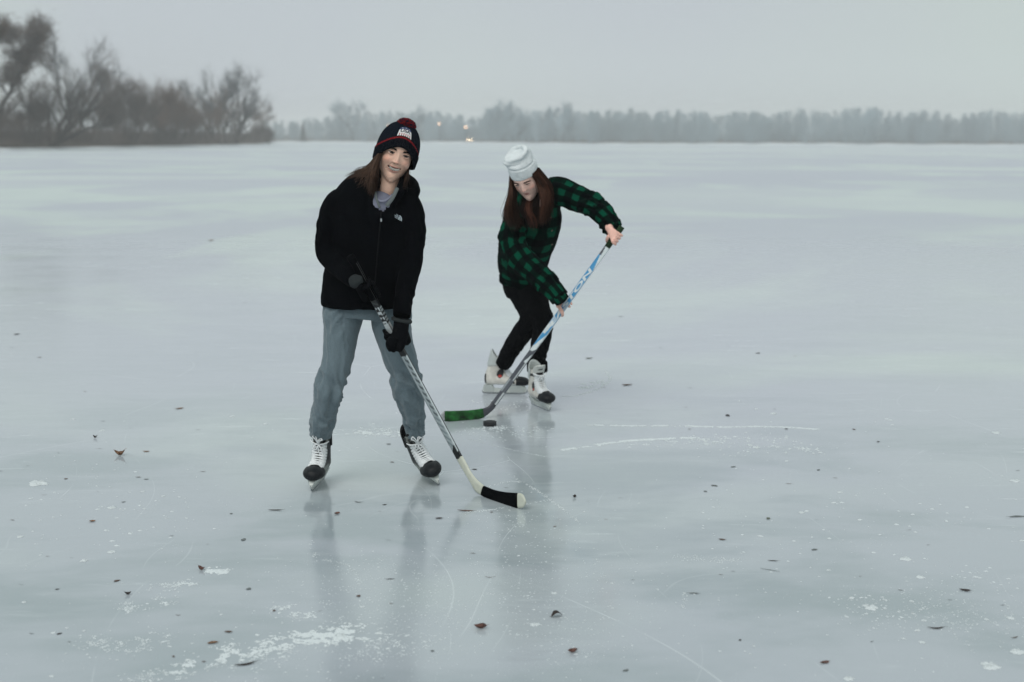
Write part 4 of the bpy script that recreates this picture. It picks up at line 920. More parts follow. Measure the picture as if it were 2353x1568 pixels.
# jacket
jackA = [Chain([(886, 408, 6.44, 27, 34), (883, 420, 6.44, 42, 42), (876, 432, 6.44, 62, 48), (868, 446, 6.44, 84, 56), (862, 466, 6.44, 97, 66), (857, 500, 6.44, 101, 72), (850, 560, 6.44, 99, 74), (846, 620, 6.45, 100, 74), (844, 660, 6.46, 103, 76), (843, 690, 6.46, 106, 78), (843, 704, 6.46, 104, 77)]),
         Chain([(800, 462, 6.43, 34, 34), (778, 470, 6.43, 33, 36), (762, 500, 6.42, 31, 34), (754, 540, 6.41, 29, 32), (752, 572, 6.40, 28, 30), (762, 594, 6.37, 28, 29), (785, 616, 6.31, 26, 26), (803, 632, 6.25, 24, 24), (817, 643, 6.21, 21, 21)]),
         Chain([(915, 468, 6.43, 34, 34), (938, 476, 6.43, 32, 36), (947, 510, 6.42, 30.5, 34), (948, 550, 6.41, 29, 31), (946, 590, 6.39, 27, 29), (940, 630, 6.36, 24, 27), (932, 665, 6.32, 22.5, 25), (926, 700, 6.27, 22, 24), (923, 728, 6.24, 21, 22)]),
         Chain([(846, 424, 6.39, 11), (841, 424, 6.46, 14), (858, 412, 6.54, 18), (898, 404, 6.58, 20), (938, 420, 6.53, 18), (953, 436, 6.45, 13), (956, 446, 6.41, 8)]),
         Chain([(918, 440, 6.41, 14), (930, 442, 6.41, 15), (942, 447, 6.42, 15)]),
         Chain([(850, 408, 6.40, 9, 8), (848, 430, 6.35, 10, 8), (857, 458, 6.33, 9, 7), (871, 483, 6.335, 7, 6)]),
         Chain([(926, 404, 6.42, 8, 8), (924, 428, 6.36, 11, 8), (908, 460, 6.335, 10, 7), (884, 486, 6.335, 8, 6)])]
fj = [(0, None, 1, .0045, 6, 1.5), (0, .22, .12, .006, 10, 2.), (1, None, 1, .003, 9, 1.), (1, .17, .07, .008, 18, .8), (2, None, 1, .003, 8, 1.), (2, .18, .09, .007, 16, 1.), (2, .46, .06, .007, 24, .5)]
me = cloth('jacket', jackA, .0060, 4, fj, 5)
# open the front below the chin so the shirt shows
V = getv(me); Vv = np.array([PX(v) for v in V]); ya = V[:, 1]
tri = [(862, 424), (862, 444), (874, 482), (880, 484), (900, 460), (909, 436), (909, 424)]
def inpoly(px, poly):
    x, y = px[:, 0], px[:, 1]; r_ = np.zeros(len(px), bool); j = len(poly) - 1
    for i in range(len(poly)):
        xi, yi = poly[i]; xj, yj = poly[j]; r_ ^= ((yi > y) != (yj > y)) & (x < (xj - xi) * (y - yi) / (yj - yi + 1e-12) + xi); j = i
    return r_
kill = inpoly(Vv, tri) & (ya < 6.42)
import bmesh
bm = bmesh.new(); bm.from_mesh(me); bm.verts.ensure_lookup_table(); bmesh.ops.delete(bm, geom=[bm.verts[i] for i in np.nonzero(kill)[0]], context='VERTS'); bm.to_mesh(me); bm.free()
jk = obj('jacket', me, M_BLACK, A)
mb = MB(); Chain([(886, 455, 6.385, 27, 27), (880, 466, 6.375, 36, 33), (874, 480, 6.385, 48, 40), (870, 505, 6.40, 58, 40)]).put(mb); me = mb.mesh('shirt'); obj('shirt', me, M_SHIRT, A)
mb = MB(); mb.tube(cr([P(860, 446, 6.34), P(865, 456, 6.312), P(876, 463, 6.302), P(890, 459, 6.307), P(902, 447, 6.328)], 5), .0048, 8, ry=.003); obj('shirt_collar', mb.mesh('shirt_collar'), mat('lilac_rib', (.22, .23, .31), .9), A)
for pl in ([P(862, 440, 6.315), P(866, 460, 6.30), P(873, 478, 6.302)], [P(913, 432, 6.325), P(902, 455, 6.302), P(888, 474, 6.298)]):
    mb = MB(); mb.tube(cr(pl, 6), [.0085] * 13 if pl[0][0] > P(880, 440, 6.3).x else [.005] * 13, 10, ry=.003); obj('fleece_lining', mb.mesh('fleece_lining'), M_LINING, jk)
mb = MB(); mb.tube(cr([P(877, 484, 6.30), P(873, 520, 6.285), P(866, 600, 6.28), P(858, 700, 6.29)], 6), .0030, 6); obj('zip', mb.mesh('zip'), mat('zip_tape', (.004, .0045, .0055), .8, spec=.1), jk)
mb = MB(); mb.box(P(876, 506, 6.275), .007, .004, .014); obj('zip_pull', mb.mesh('zip_pull', False), M_STEEL, jk)

def bvh(o):
    return BVHTree.FromPolygons([tuple(v.co) for v in o.data.vertices], [tuple(p.vertices) for p in o.data.polygons])
def surf(bv, u, v):
    h = bv.ray_cast(Vector((0, 0, CAMH)), ray(u, v).normalized()); return h[0], h[1]
bj = bvh(jk)
# quarter-dome emblem on the chest
ctr, nrm = surf(bj, 914.5, 500.5)
nrm = nrm if nrm.y < 0 else -nrm
ex = Vector((math.cos(R(24)), 0, -math.sin(R(24)))); ex = (ex - nrm * ex.dot(nrm)).normalized(); ez = ex.cross(nrm); ez = ez if ez.z > 0 else -ez
ME_ = lambda x, y, o=.006: ctr + ex * x + ez * y + nrm * o
M_EMB = mat('pale_embroidery', (.40, .47, .52), .8)
mb = MB()
for r0_, r1_ in ((.0150, .0200), (.0085, .0130), (.0, .0065)):
    k = 12; V = []
    for i in range(k + 1):
        a_ = math.pi / 2 * i / k
        for r_ in (r0_, r1_): V.append(ME_(.008 - r_ * math.cos(a_) * -1 - .008, -.008 + r_ * math.sin(a_)))
    mb.add([tuple(q) for q in V], Q=[(2 * i, 2 * i + 1, 2 * i + 3, 2 * i + 2) for i in range(k)])
em = obj('emblem', mb.mesh('emblem', False), M_EMB, jk)
V = []; F = []
for li, tx in enumerate(('THE', 'NORTH', 'FACE')):
    tv, tf = text_mesh(tx, .0062, .0002); n0 = len(V); V += [tuple(ME_(-.0105 + x, .0075 - li * .0062 + y)) for x, y, z in tv]; F += [tuple(i + n0 for i in f) for f in tf]
me = bpy.data.meshes.new('emblem_lettering'); me.from_pydata(V, [], F); obj('emblem_lettering', me, M_EMB, em)

# skates of the first skater
SAL = skate_frame((716, 1131), (-.10, -1), R(-3.5)); ice_skate(A, SAL, True)
SAR = skate_frame((1010, 1117), (.36, -1), R(23)); ice_skate(A, SAR, True)

# ------------------------------------------------------------------ hockey sticks
def build_shaft(mb_, p0, p1, facing, w=.030, th=.020, n=240, pat=None, bend=0.):
    """box shaft from p0 (butt) to p1; facing = rough outward direction of its broad face; pat(t, face, s) -> colour"""
    p0, p1 = Vector(p0), Vector(p1); ax = (p1 - p0).normalized(); f = Vector(facing); f = (f - ax * f.dot(ax)).normalized(); s = ax.cross(f); L = (p1 - p0).length
    prof = []; c = .0035                                # chamfered rectangle, sampled across each face
    K = 8
    def line(a, b, fi): return [((a[0] + (b[0] - a[0]) * i / K, a[1] + (b[1] - a[1]) * i / K), fi) for i in range(K + 1)]
    W, H = w / 2, th / 2
    prof = line((-W + c, H), (W - c, H), 0) + line((W, H - c), (W, -H + c), 1) + line((W - c, -H), (-W + c, -H), 2) + line((-W, -H + c), (-W, H - c), 3)
    m = len(prof); V = []; C = []
    for i in range(n + 1):
        t = i / n; o = p0 + ax * L * t + f * bend * math.sin(t * math.pi)
        for (a, b), fi in prof:
            V.append(tuple(o + s * a + f * b)); C.append(pat(t * L, fi, (a / w + .5) if fi in (0, 2) else (b / th + .5)))
    Q = [(i * m + j, i * m + (j + 1) % m, (i + 1) * m + (j + 1) % m, (i + 1) * m + j) for i in range(n) for j in range(m)]
    mb_.add(V, Q=Q, col=np.array(C)); return ax, f, s, L
def extrude_poly(mb, pts, nrm, th, **k):
    """flat outline with rounded thickness"""
    pts = [Vector(p) for p in pts]; n = len(pts); c = sum(pts, Vector()) / n
    off = Vector(nrm).normalized() * th / 2; V = [p + off for p in pts] + [p - off for p in pts]
    mb.add([tuple(v) for v in V], Q=[(i, (i + 1) % n, n + (i + 1) % n, n + i) for i in range(n)], **k)
    from mathutils.geometry import tessellate_polygon
    T = tessellate_polygon([pts]); mb.add([tuple(p + off) for p in pts], T=[t for t in T], **k); mb.add([tuple(p - off) for p in pts], T=[(t[2], t[1], t[0]) for t in T], **k)
def on_plane(u, v, g0, g1):
    """pixel ray meets the vertical plane through ground points g0, g1"""
    d = ray(u, v); t = (g1 - g0); nn = Vector((t.y, -t.x, 0)).normalized(); k = (g0 - Vector((0, 0, CAMH))).dot(nn) / d.dot(nn); return Vector((0, 0, CAMH)) + d * k
def blade(mb, top, bot, g0, g1, th, col, curve=.0):
    """blade between two pixel polylines (top and bottom, same count) on the plane through g0-g1"""
    t = (g1 - g0).normalized(); nn = Vector((t.y, -t.x, 0)).normalized(); nn = nn if nn.y < 0 else -nn
    a = cr([(u, v, 0) for u, v in top], 5); b = cr([(u, v, 0) for u, v in bot], 5); m = len(a); V = []
    for i in range(m):
        pa, pb = on_plane(a[i][0], a[i][1], g0, g1), on_plane(b[i][0], b[i][1], g0, g1); o = nn * curve * (i / (m - 1)) ** 2
        for j in range(7):
            q = pa.lerp(pb, j / 6) + o; h = th / 2 * (1 - (2 * j / 6 - 1) ** 6 * .6); V += [q + nn * h, q - nn * h]
    W = 14; Q = []
    for i in range(m - 1):
        for j in range(6):
            Q.append((i * W + 2 * j, i * W + 2 * j + 2, (i + 1) * W + 2 * j + 2, (i + 1) * W + 2 * j)); Q.append((i * W + 2 * j + 1, (i + 1) * W + 2 * j + 1, (i + 1) * W + 2 * j + 3, i * W + 2 * j + 3))
        Q.append((i * W, (i + 1) * W, (i + 1) * W + 1, i * W + 1)); Q.append((i * W + 12, i * W + 13, (i + 1) * W + 13, (i + 1) * W + 12))
    for e in (0, m - 1):
        for j in range(6): Q.append((e * W + 2 * j, e * W + 2 * j + 1, e * W + 2 * j + 3, e * W + 2 * j + 2))
    mb.add([tuple(v) for v in V], Q=Q, col=col)
M_STK = vcol_mat('stick_lacquer', .32, spec=.5, noise=(60, .08)); M_TAPE = mat('black_cloth_tape', (.0025, .003, .004), .95, spec=.04, bump=(200, .6))
M_WOODW = mat('off_white_blade', (.56, .58, .50), .5, noise=(30, .06))
stA = obj('hockey_stick', None, label='black and grey hockey stick with white black-taped blade, held by the skater in black jacket', cat='hockey stick', loc=G(1100, 1137))
inv = Matrix.Translation(-stA.location)
def shift(me, root): me.transform(Matrix.Translation(-root.location)); return me
g0, g1 = G(1098, 1137), G(1191, 1169)
butt = P(806, 590, 6.155); hosel = on_plane(1055.5, 1051.5, g0, g1)
def patA(t, fi, s):
    K = (.003, .0035, .005); Gy = (.30, .34, .36); Wt = (.50, .54, .56)
    u = t / LA                                         # 0 butt .. 1 hosel
    if u < .075: return K
    if u < .235: return (.05, .055, .055) if math.sin(u * 260 + s * 3) > .7 and fi == 0 else K
    if u < .315:                                        # block lettering zone
        if fi == 0:
            q = ((u - .235) / .0225); f = q % 1; e = int(q)
            if f < .42 and .12 < s < .88: return Wt if not (e % 2 == 0 and .45 < s < .6) else K
            if f < .70 and .12 < s < .34: return Wt
            return K
        q = ((u - .235) / .0150) % 1; return Gy if q < .55 and .15 < s < .85 else K
    if u < .43: return (Wt if s > .08 and s < .92 - max(0, u - .385) * 18 else K) if fi == 0 else (Wt if .2 < s < .8 and u < .44 else K)
    if u < .475: return K
    if u < .93:
        if fi == 0:
            if s > .84: return K
            d = (u * 60 + s * 2.2) % 2
            if u < .78: return (.42, .47, .49) if s > .5 else ((.10, .12, .13) if d < 1 else (.36, .41, .43))
            return (.22, .27, .29) if d < .9 else (.40, .45, .47)
        return K if s < .45 else (.66, .72, .74)
    if u < .965: return (.30, .34, .36) if (fi == 0 and s > .25 + (u - .93) * 20) else (K if fi == 0 else ((.60, .66, .68) if s > .5 else K))
    return K
LA = (hosel - butt).length
mb = MB(); ax, ff, ss, L = build_shaft(mb, butt, hosel, (-.55, -1, 0), pat=patA)
obj('shaft', shift(mb.mesh('shaft', False, colors=True), stA), M_STK, stA)
mb = MB(); mb.tube([butt - ax * .004, butt + ax * .03, butt + ax * .034, butt + ax * L * .20], [.0175, .0175, .0160, .0160], 12); obj('grip_tape', shift(mb.mesh('grip_tape'), stA), M_TAPE, stA)
mb = MB(); blade(mb, [(1062, 1048), (1072, 1066), (1083, 1087), (1096, 1103), (1112, 1117)], [(1049.5, 1054.5), (1066, 1083), (1082, 1110), (1093, 1129), (1106, 1138)], g0, g1, .014, (1, 1, 1))
hs_ = obj('blade_neck', shift(mb.mesh('blade_neck'), stA), M_WOODW, stA)
mb = MB(); blade(mb, [(1112, 1117), (1132, 1125), (1147, 1129), (1167, 1132), (1190, 1133.5)], [(1106, 1138), (1130, 1151.5), (1158, 1162), (1176, 1167), (1190.5, 1168.3)], g0, g1, .0135, (1, 1, 1)); bt = obj('blade_tape', shift(mb.mesh('blade_tape'), stA), M_TAPE, stA)
mb = MB(); blade(mb, [(1188, 1133.5), (1196, 1134), (1202, 1138), (1206.5, 1147), (1207.5, 1154)], [(1188, 1168.2), (1196, 1168), (1202, 1166.5), (1206, 1161), (1207.6, 1155)], g0, g1, .009, (1, 1, 1)); obj('blade_toe', shift(mb.mesh('blade_toe'), stA), M_WOODW, stA)

# gloves of the first skater
def at(t): return butt + ax * t
def tpx(v):     # distance along the shaft whose image row is v
    lo, hi = 0, L
    for _ in range(30):
        m = (lo + hi) / 2
        if PX(at(m))[1] < v: lo = m
        else: hi = m
    return lo
q = at(tpx(672)); wr = P(822, 652, 6.17)
mb = MB(); grip(q + Vector((0, 0, 0)), -ax, Vector((-.55, -.35, .5)), wr, side=1, fr=.0125, gl=True, sc=1.0)(mb)
obj('glove', remesh('glove', mb, .0035, 5), M_GLOVE, A)
mb = MB(); Chain([(*P(828, 655, 6.160), .018, .016), (*P(822, 650, 6.165), .031, .026), (*P(816, 645, 6.180), .033, .028), (*P(812, 641, 6.195), .024, .022)], world=True, n=20).put(mb); me = remesh('cuff', mb, .005, 3)
V = getv(me); N = getn(me); setv(me, V + N * (.0025 * fbm(V * 90, 3, 2))[:, None]); obj('glove_cuff', me, M_GLOVEG, A)
q = at(tpx(783)); wr = P(922, 748, 6.215)
mb = MB(); grip(q, -ax, Vector((.9, -.35, .1)), wr, side=-1, fr=.0135, gl=True, sc=1.12)(mb)
Chain([(*P(923, 735, 6.235), .034, .030), (*P(921, 755, 6.215), .035, .030), (*P(918, 775, 6.20), .036, .028), (*P(915, 795, 6.19), .030, .024), (*P(912, 808, 6.185), .018, .016)], world=True).put(mb)
Chain([(*P(905, 775, 6.17), .018, .016), (*P(897, 790, 6.165), .022, .018), (*P(902, 806, 6.17), .018, .015)], world=True).put(mb)
obj('glove', remesh('glove', mb, .0035, 5), M_GLOVE, A)
mb = MB(); th = np.linspace(0, 2 * math.pi, 40); cc = P(923, 736, 6.235)
pts = [cc + Vector((math.cos(t) * .038, math.sin(t) * .034, -math.cos(t) * .008)) for t in th]; mb.tube(pts, .0085, 10, ref=(0, 0, 1)); me = mb.mesh('glove_cuff'); V = getv(me); N = getn(me); setv(me, V + N * (.0015 * fbm(V * 120, 3, 2))[:, None]); obj('glove_cuff', me, M_GLOVEG, A)

# ------------------------------------------------------------------ skater in the green flannel shirt
def MT(f, r, o):
    f = Vector(f).normalized(); r = Vector(r); r = (r - f * r.dot(f)).normalized(); u = r.cross(-f)
    M = Matrix((r, -f, u)).transposed().to_4x4(); M.translation = Vector(o) - f * .078; return M
HB = MT((-.25, -.85, -.50), (.95, -.365, .145), P(1199.5, 426, 8.14))
SKIN_B = (.80, .54, .46)
optB = dict(base=SKIN_B, mw=.0225, curve=.0030, open=.0016, mz=-.0700, mx=.001, fold=.0016, cheek=.8, eye_open=.0036, gaze=(-.001, -.0022), brow=.0015, brow_in=-.003, lip=(.38, .10, .10), freckle=True, browc=(.02, .012, .008), nose=1.05)
nb = xf(np.array([[0, .022, -.055], [0, .035, -.11]]), HB)
neckB = Chain([(*nb[0], .050, .052), (*nb[1], .046, .048), (*P(1236, 462, 8.40), .050, .05), (*P(1236, 490, 8.50), .065, .06), (*P(1218, 560, 8.68), .09, .07), (*P(1205, 650, 8.84), .09, .07)], world=True)
upw = P(1413, 543, 8.16); low = P(1297, 702, 8.10)
gB0, gB1 = G(1118, 962), G(1022, 970)
buttB = P(1428, 523, 8.17); hosB = on_plane(1136, 928, gB0, gB1); axB = (hosB - buttB).normalized(); LB = (hosB - buttB).length
def onB(v):
    lo, hi = 0, LB
    for _ in range(30):
        m = (lo + hi) / 2
        if PX(buttB + axB * m)[1] < v: lo = m
        else: hi = m
    return buttB + axB * lo
hu, hl = onB(545), onB(703)
wu = hu + (P(1403, 528, 8.19) - P(1413, 543, 8.17)) * 1.15 + Vector((-.004, -.016, .008)); wl = P(1284, 690, hl.y + .0)
bodyB_ch = [Chain([(*P(1262, 440, 8.45), .07), (*P(1300, 447, 8.41), .05), (*P(1355, 468, 8.33), .044), (*P(1385, 492, 8.27), .036), (*P(1400, 515, 8.22), .028), (*wu, .024, .022)], world=True),
            Chain([(*P(1215, 500, 8.50), .04), (*P(1188, 525, 8.42), .035), (*P(1186, 570, 8.33), .036), (*P(1215, 612, 8.25), .038), (*P(1262, 660, 8.15), .030), (*wl, .024, .022)], world=True),
            Chain([(1215, 650, 8.84, 34), (1244, 745, 8.66, 10), (1238, 800, 8.70, 10)]), Chain([(1205, 650, 8.86, 34), (1213, 742, 8.76, 10), (1196, 770, 8.84, 8)])]
def handcolB(V, base):
    n = vnoise(V * 60, 3)[:, None]; return np.tile(base, (len(V), 1)) * np.array([1.0, .88, .86]) * (1 + .12 * n)
optB['handcol'] = handcolB
B = build_person_body('person', 'skater in green and black checked shirt and pale grey beanie, bent over a hockey stick', HB, [neckB], bodyB_ch,
    [grip(hu, axB, (-.30, -.80, .45), wu, side=1, fr=.0080, stick=.015, sc=.98), grip(hl, axB, (-.85, -.30, -.15), wl, side=-1, fr=.0080, stick=.014, open_fingers=1, sc=.98)], optB)
add_face_parts(B, HB, optB)
# flannel shirt with woven check
def flannel():
    m = bpy.data.materials.new('flannel'); m.use_nodes = True; nt = m.node_tree; b = nt.nodes['Principled BSDF']
    def at_(n): a = nt.nodes.new('ShaderNodeAttribute'); a.attribute_name = n; return a.outputs['Fac']
    def mth(op, a, c=None, d=None):
        q = nt.nodes.new('ShaderNodeMath'); q.operation = op
        for i, x in enumerate((a, c, d)):
            if x is None: continue
            if isinstance(x, (int, float)): q.inputs[i].default_value = x
            else: link(nt, x, q.inputs[i])
        return q.outputs[0]
    tc = nt.nodes.new('ShaderNodeTexCoord'); nz = nt.nodes.new('ShaderNodeTexNoise'); nz.inputs['Scale'].default_value = 9; nz.inputs['Detail'].default_value = 2; link(nt, tc.outputs['Object'], nz.inputs['Vector'])
    w = mth('MULTIPLY', mth('SUBTRACT', nz.outputs['Fac'], .5), .75)
    def band(x, per, ph):
        f = mth('SINE', mth('ADD', mth('MULTIPLY', mth('ADD', mth('MULTIPLY', x, 1 / per), ph), 6.283), mth('MULTIPLY', w, 4)))
        r = nt.nodes.new('ShaderNodeMapRange'); r.interpolation_type = 'SMOOTHSTEP'; r.inputs[1].default_value = -.25; r.inputs[2].default_value = .45; link(nt, f, r.inputs[0]); return r.outputs[0]
    u = band(at_('s'), .100, .1); v = band(at_('arc'), .100, .25)
    g = mth('ADD', mth('MULTIPLY', mth('MULTIPLY', u, v), .80), mth('MULTIPLY', mth('ADD', u, v), .10))
    nf = nt.nodes.new('ShaderNodeTexNoise'); nf.inputs['Scale'].default_value = 320; link(nt, tc.outputs['Object'], nf.inputs['Vector'])
    g = mth('MULTIPLY', g, mth('ADD', mth('MULTIPLY', nf.outputs['Fac'], .5), .75))
    mx = nt.nodes.new('ShaderNodeMix'); mx.data_type = 'RGBA'; mx.inputs[6].default_value = (.0014, .0030, .0034, 1); mx.inputs[7].default_value = (.0022, .062, .035, 1); link(nt, g, mx.inputs[0])
    link(nt, mx.outputs[2], b.inputs['Base Color']); b.inputs['Roughness'].default_value = 1; b.inputs['Specular IOR Level'].default_value = .05
    bp = nt.nodes.new('ShaderNodeBump'); bp.inputs['Strength'].default_value = .3; bp.inputs['Distance'].default_value = .004; link(nt, nf.outputs['Fac'], bp.inputs['Height']); link(nt, bp.outputs[0], b.inputs['Normal'])
    return m
M_FLAN = flannel()
shB = [Chain([(1203, 650, 8.85, 51, 44), (1203, 640, 8.84, 56, 48), (1202, 616, 8.80, 57, 50), (1203, 590, 8.74, 61, 52), (1208, 562, 8.68, 65, 54), (1218, 530, 8.60, 66, 56), (1226, 500, 8.54, 67, 56), (1232, 475, 8.50, 62, 52), (1244, 450, 8.47, 48, 44), (1256, 430, 8.46, 33, 36), (1262, 418, 8.46, 18, 24)]),
       Chain([(1262, 438, 8.46, 30, 32), (1288, 441, 8.43, 34, 33), (1325, 455, 8.38, 31, 30), (1357, 467, 8.33, 31, 30), (1384, 489, 8.28, 27, 27), (1400, 511, 8.24, 25, 25), (1408, 527, 8.22, 24, 23)]),
       Chain([(1190, 500, 8.46, 30, 32), (1178, 532, 8.40, 32, 32), (1182, 572, 8.33, 33, 31), (1210, 610, 8.26, 32, 29), (1245, 640, 8.19, 29, 27), (1270, 665, 8.14, 25, 24), (1287, 686, 8.12, 23, 22)])]
me = cloth('flannel_shirt', shB, .0062, 4, [(0, None, 1, .007, 6, 1.6), (0, .05, .08, .010, 12, 1), (1, None, 1, .009, 8, 1.2), (1, .30, .08, .018, 16, 1.), (1, .46, .06, .013, 22, .7), (2, None, 1, .009, 8, 1.3), (2, .20, .09, .018, 14, 1.2), (2, .52, .06, .010, 22, .7)], 15)
fl = obj('flannel_shirt', me, M_FLAN, B)
def cuffB(c, d, r, name='cuff'):
    mb = MB(); c = Vector(c); d = Vector(d).normalized(); mb.tube([c - d * .030, c - d * .005, c + d * .020, c + d * .024], [r * .98, r * 1.04, r * 1.0, r * .86], 28); me = mb.mesh(name); V = getv(me); N = getn(me); setv(me, V + N * (.0015 * fbm(V * 50, 6, 2))[:, None])
    q = V - np.array(c); dn = np.array(d); s_ = q @ dn; e = np.array(d.orthogonal().normalized()); e2 = np.cross(dn, e); setattrf(me, 's', s_ + .03); setattrf(me, 'arc', np.arctan2(q @ e, q @ e2) * .1); obj(name, me, M_FLAN, fl)
cuffB(P(1408, 526, 8.22), wu - P(1398, 506, 8.24), .047); cuffB(P(1287, 685, 8.12), Vector(wl) - P(1262, 660, 8.15) + Vector((.03, 0, -.03)), .045)
# buttons and placket
bf = bvh(fl); mb = MB()
for (u, v) in ((1266, 500), (1268, 530), (1268, 562)):
    h = surf(bf, u, v)
    if h[0] is not None: mb = MB(); mb.ball(h[0], (.006, .003, .006), 6); obj('button', mb.mesh('button'), mat('horn_button', (.10, .06, .04), .4), fl)
# trousers
pB = [Chain([(1203, 632, 8.85, 50, 42), (1205, 655, 8.86, 50, 44), (1210, 672, 8.85, 46, 42)]),
      Chain([(1220, 650, 8.83, 42, 42), (1228, 690, 8.74, 33, 34), (1243, 728, 8.66, 27.5, 29), (1246, 760, 8.64, 24.5, 27), (1240, 796, 8.66, 21.5, 25), (1236, 825, 8.69, 19.5, 23), (1235, 846, 8.71, 20.5, 23)]),
      Chain([(1200, 655, 8.88, 42, 42), (1214, 700, 8.78, 31, 33), (1219, 735, 8.72, 25, 29), (1205, 758, 8.76, 24, 27), (1188, 782, 8.82, 22.5, 25), (1170, 810, 8.90, 20.5, 23), (1157, 838, 8.96, 18.5, 21)])]
me = cloth('trousers', pB, .0062, 4, [(1, None, 1, .004, 7, 1.3), (1, .30, .08, .009, 18, 1), (2, None, 1, .004, 7, 1.3), (2, .28, .09, .010, 18, 1), (1, .50, .05, .009, 24, .8), (2, .52, .06, .008, 24, .8)], 21); tB = obj('trousers', me, M_BLKPANT, B)
for c, d, r in ((P(1235, 843, 8.705), (0, .15, -1), .061),):
    mb = MB(); c = Vector(c); d = Vector(d).normalized(); mb.tube([c - d * .035, c - d * .03, c + d * .025, c + d * .03], [r * .92, r * 1.05, r * 1.08, r * .9], 26); me = mb.mesh('trouser_cuff'); V = getv(me); N = getn(me); setv(me, V + N * (.003 * fbm(V * 40, 8, 2))[:, None]); obj('trouser_cuff', me, M_BLKPANT, tB)
# skates
SBL = frame(G(1204, 907) - Vector((1, -.10, 0)).normalized() * .165, (1, -.10, 0), roll=R(-4)); ice_skate(B, SBL, False)
gt, gh = G(1262, 947), G(1219, 926); d = (gt - gh).normalized(); d = Vector((d.x * 1.15, d.y, 0)).normalized(); SBR = frame(gt - d * .165, d, roll=R(3)); ice_skate(B, SBR, False)
# beanie
M_BEAN = mat('pale_grey_knit', (.74, .79, .81), .98, spec=.1, noise=(30, .05), bump=(260, .5))
mb = MB(); loc = [(0, .012, .030, .080, .096), (0, .012, .050, .083, .099), (0, .012, .092, .082, .097), (.0, .014, .100, .0780, .093), (.004, .016, .114, .074, .088), (.002, .018, .132, .069, .078), (-.004, .020, .148, .067, .068), (-.004, .02, .158, .058, .054), (-.004, .02, .164, .034, .03)]
L_ = cr([(*xf(np.array([r[:3]]), HB)[0], r[3], r[4]) for r in loc], 5); yb = np.array(HB.to_3x3()) @ np.array([0, 1., 0]); mb.tube(L_[:, :3], L_[:, 3], 40, L_[:, 4], ref=yb)
fold = cr([(*xf(np.array([q[:3]]), HB)[0], q[3]) for q in ((-.01, -.05, .132, .018), (-.045, -.045, .130, .022), (-.075, -.03, .126, .017), (-.096, -.02, .122, .008))], 5); mb.tube(fold[:, :3], fold[:, 3], 16)
mb.tube(cr([(*xf(np.array([q]), HB)[0],) for q in ((-.070, -.02, .148), (-.040, -.054, .150), (.010, -.060, .158), (.047, -.04, .168), (.055, 0, .174), (.03, .045, .176), (-.02, .055, .172), (-.064, .02, .158), (-.070, -.02, .148))], 4), .0125, 12)
me = remesh('beanie', mb, .0042, 3); V = getv(me); N = getn(me); L = xf(V, HB.inverted())
dn = .0055 * fbm(V * 17, 3, 3) - .006 * np.exp(-((L[:, 2] - .099) / .004) ** 2) - .006 * np.exp(-((L[:, 2] - .128 - .1 * L[:, 0]) / .007) ** 2) * (L[:, 0] < .03)
dn += .0011 * np.sin(np.arctan2(L[:, 0], -L[:, 1] + .012) * 70); setv(me, V + N * dn[:, None]); obj('beanie', me, M_BEAN, B)
# long hair
mb = MB()
def hb(x, y, z): return tuple(xf(np.array([[x, y, z]]), HB)[0])
kB = clear_of(HB, .05, .058)
hair(mb, [[hb(-.077, -.000, .035), P(1173, 440, 8.18), P(1167, 468, 8.18), P(1162, 495, 8.20), P(1170, 524, 8.24)], [hb(-.078, .030, .030), P(1176, 445, 8.22), P(1172, 475, 8.23), P(1176, 505, 8.25), P(1184, 530, 8.27)], [hb(-.074, .045, -.02), P(1184, 466, 8.26), P(1188, 488, 8.27), P(1194, 510, 8.27), P(1200, 522, 8.27)]], 1900, r=.0012, spread=.010, col=(.024, .011, .007), seed=13, k=20, wave=.007, colvar=1., keep=kB)
hair(mb, [[hb(.066, -.045, .045), hb(.074, -.03, -.02), P(1246, 456, 8.15), P(1246, 485, 8.15), P(1242, 520, 8.20)], [hb(.078, -.02, .040), P(1250, 430, 8.15), P(1254, 460, 8.16), P(1253, 490, 8.19), P(1250, 520, 8.24)], [hb(.082, .01, .035), P(1256, 424, 8.20), P(1263, 446, 8.22), P(1265, 478, 8.26), P(1260, 505, 8.30)], [hb(.078, .04, .03), P(1256, 412, 8.28), P(1263, 428, 8.30), P(1264, 450, 8.33), P(1264, 470, 8.36)]], 2400, r=.0012, spread=.009, col=(.032, .013, .008), seed=14, k=20, wave=.007, colvar=1., keep=kB)
hair(mb, [[hb(-.04, .055, -.07), P(1196, 476, 8.24), P(1206, 500, 8.25), P(1212, 520, 8.24)], [hb(.0, .05, -.10), P(1216, 478, 8.23), P(1224, 500, 8.24), P(1228, 524, 8.22)], [hb(.05, .04, -.09), P(1236, 474, 8.23), P(1236, 500, 8.24), P(1232, 524, 8.22)]], 1500, r=.0013, spread=.012, col=(.010, .005, .004), seed=15, k=16, wave=.006, colvar=.8, keep=kB)
hair(mb, [[hb(-.079, -.004, .035), P(1172, 440, 8.16), P(1165, 468, 8.16), P(1161, 495, 8.18), P(1168, 520, 8.22)], [hb(-.078, .020, .030), P(1176, 450, 8.19), P(1172, 478, 8.20), P(1178, 512, 8.22)]], 150, r=.0011, spread=.009, col=(.065, .030, .019), seed=23, k=20, wave=.010, colvar=.8, keep=kB)
hair(mb, [[hb(.068, -.045, .045), hb(.076, -.03, -.02), P(1247, 456, 8.12), P(1246, 485, 8.12), P(1238, 526, 8.17)], [hb(.082, .0, .035), P(1256, 430, 8.16), P(1262, 460, 8.17), P(1262, 500, 8.22)]], 260, r=.0011, spread=.010, col=(.062, .027, .017), seed=24, k=20, wave=.010, colvar=.8, keep=kB)
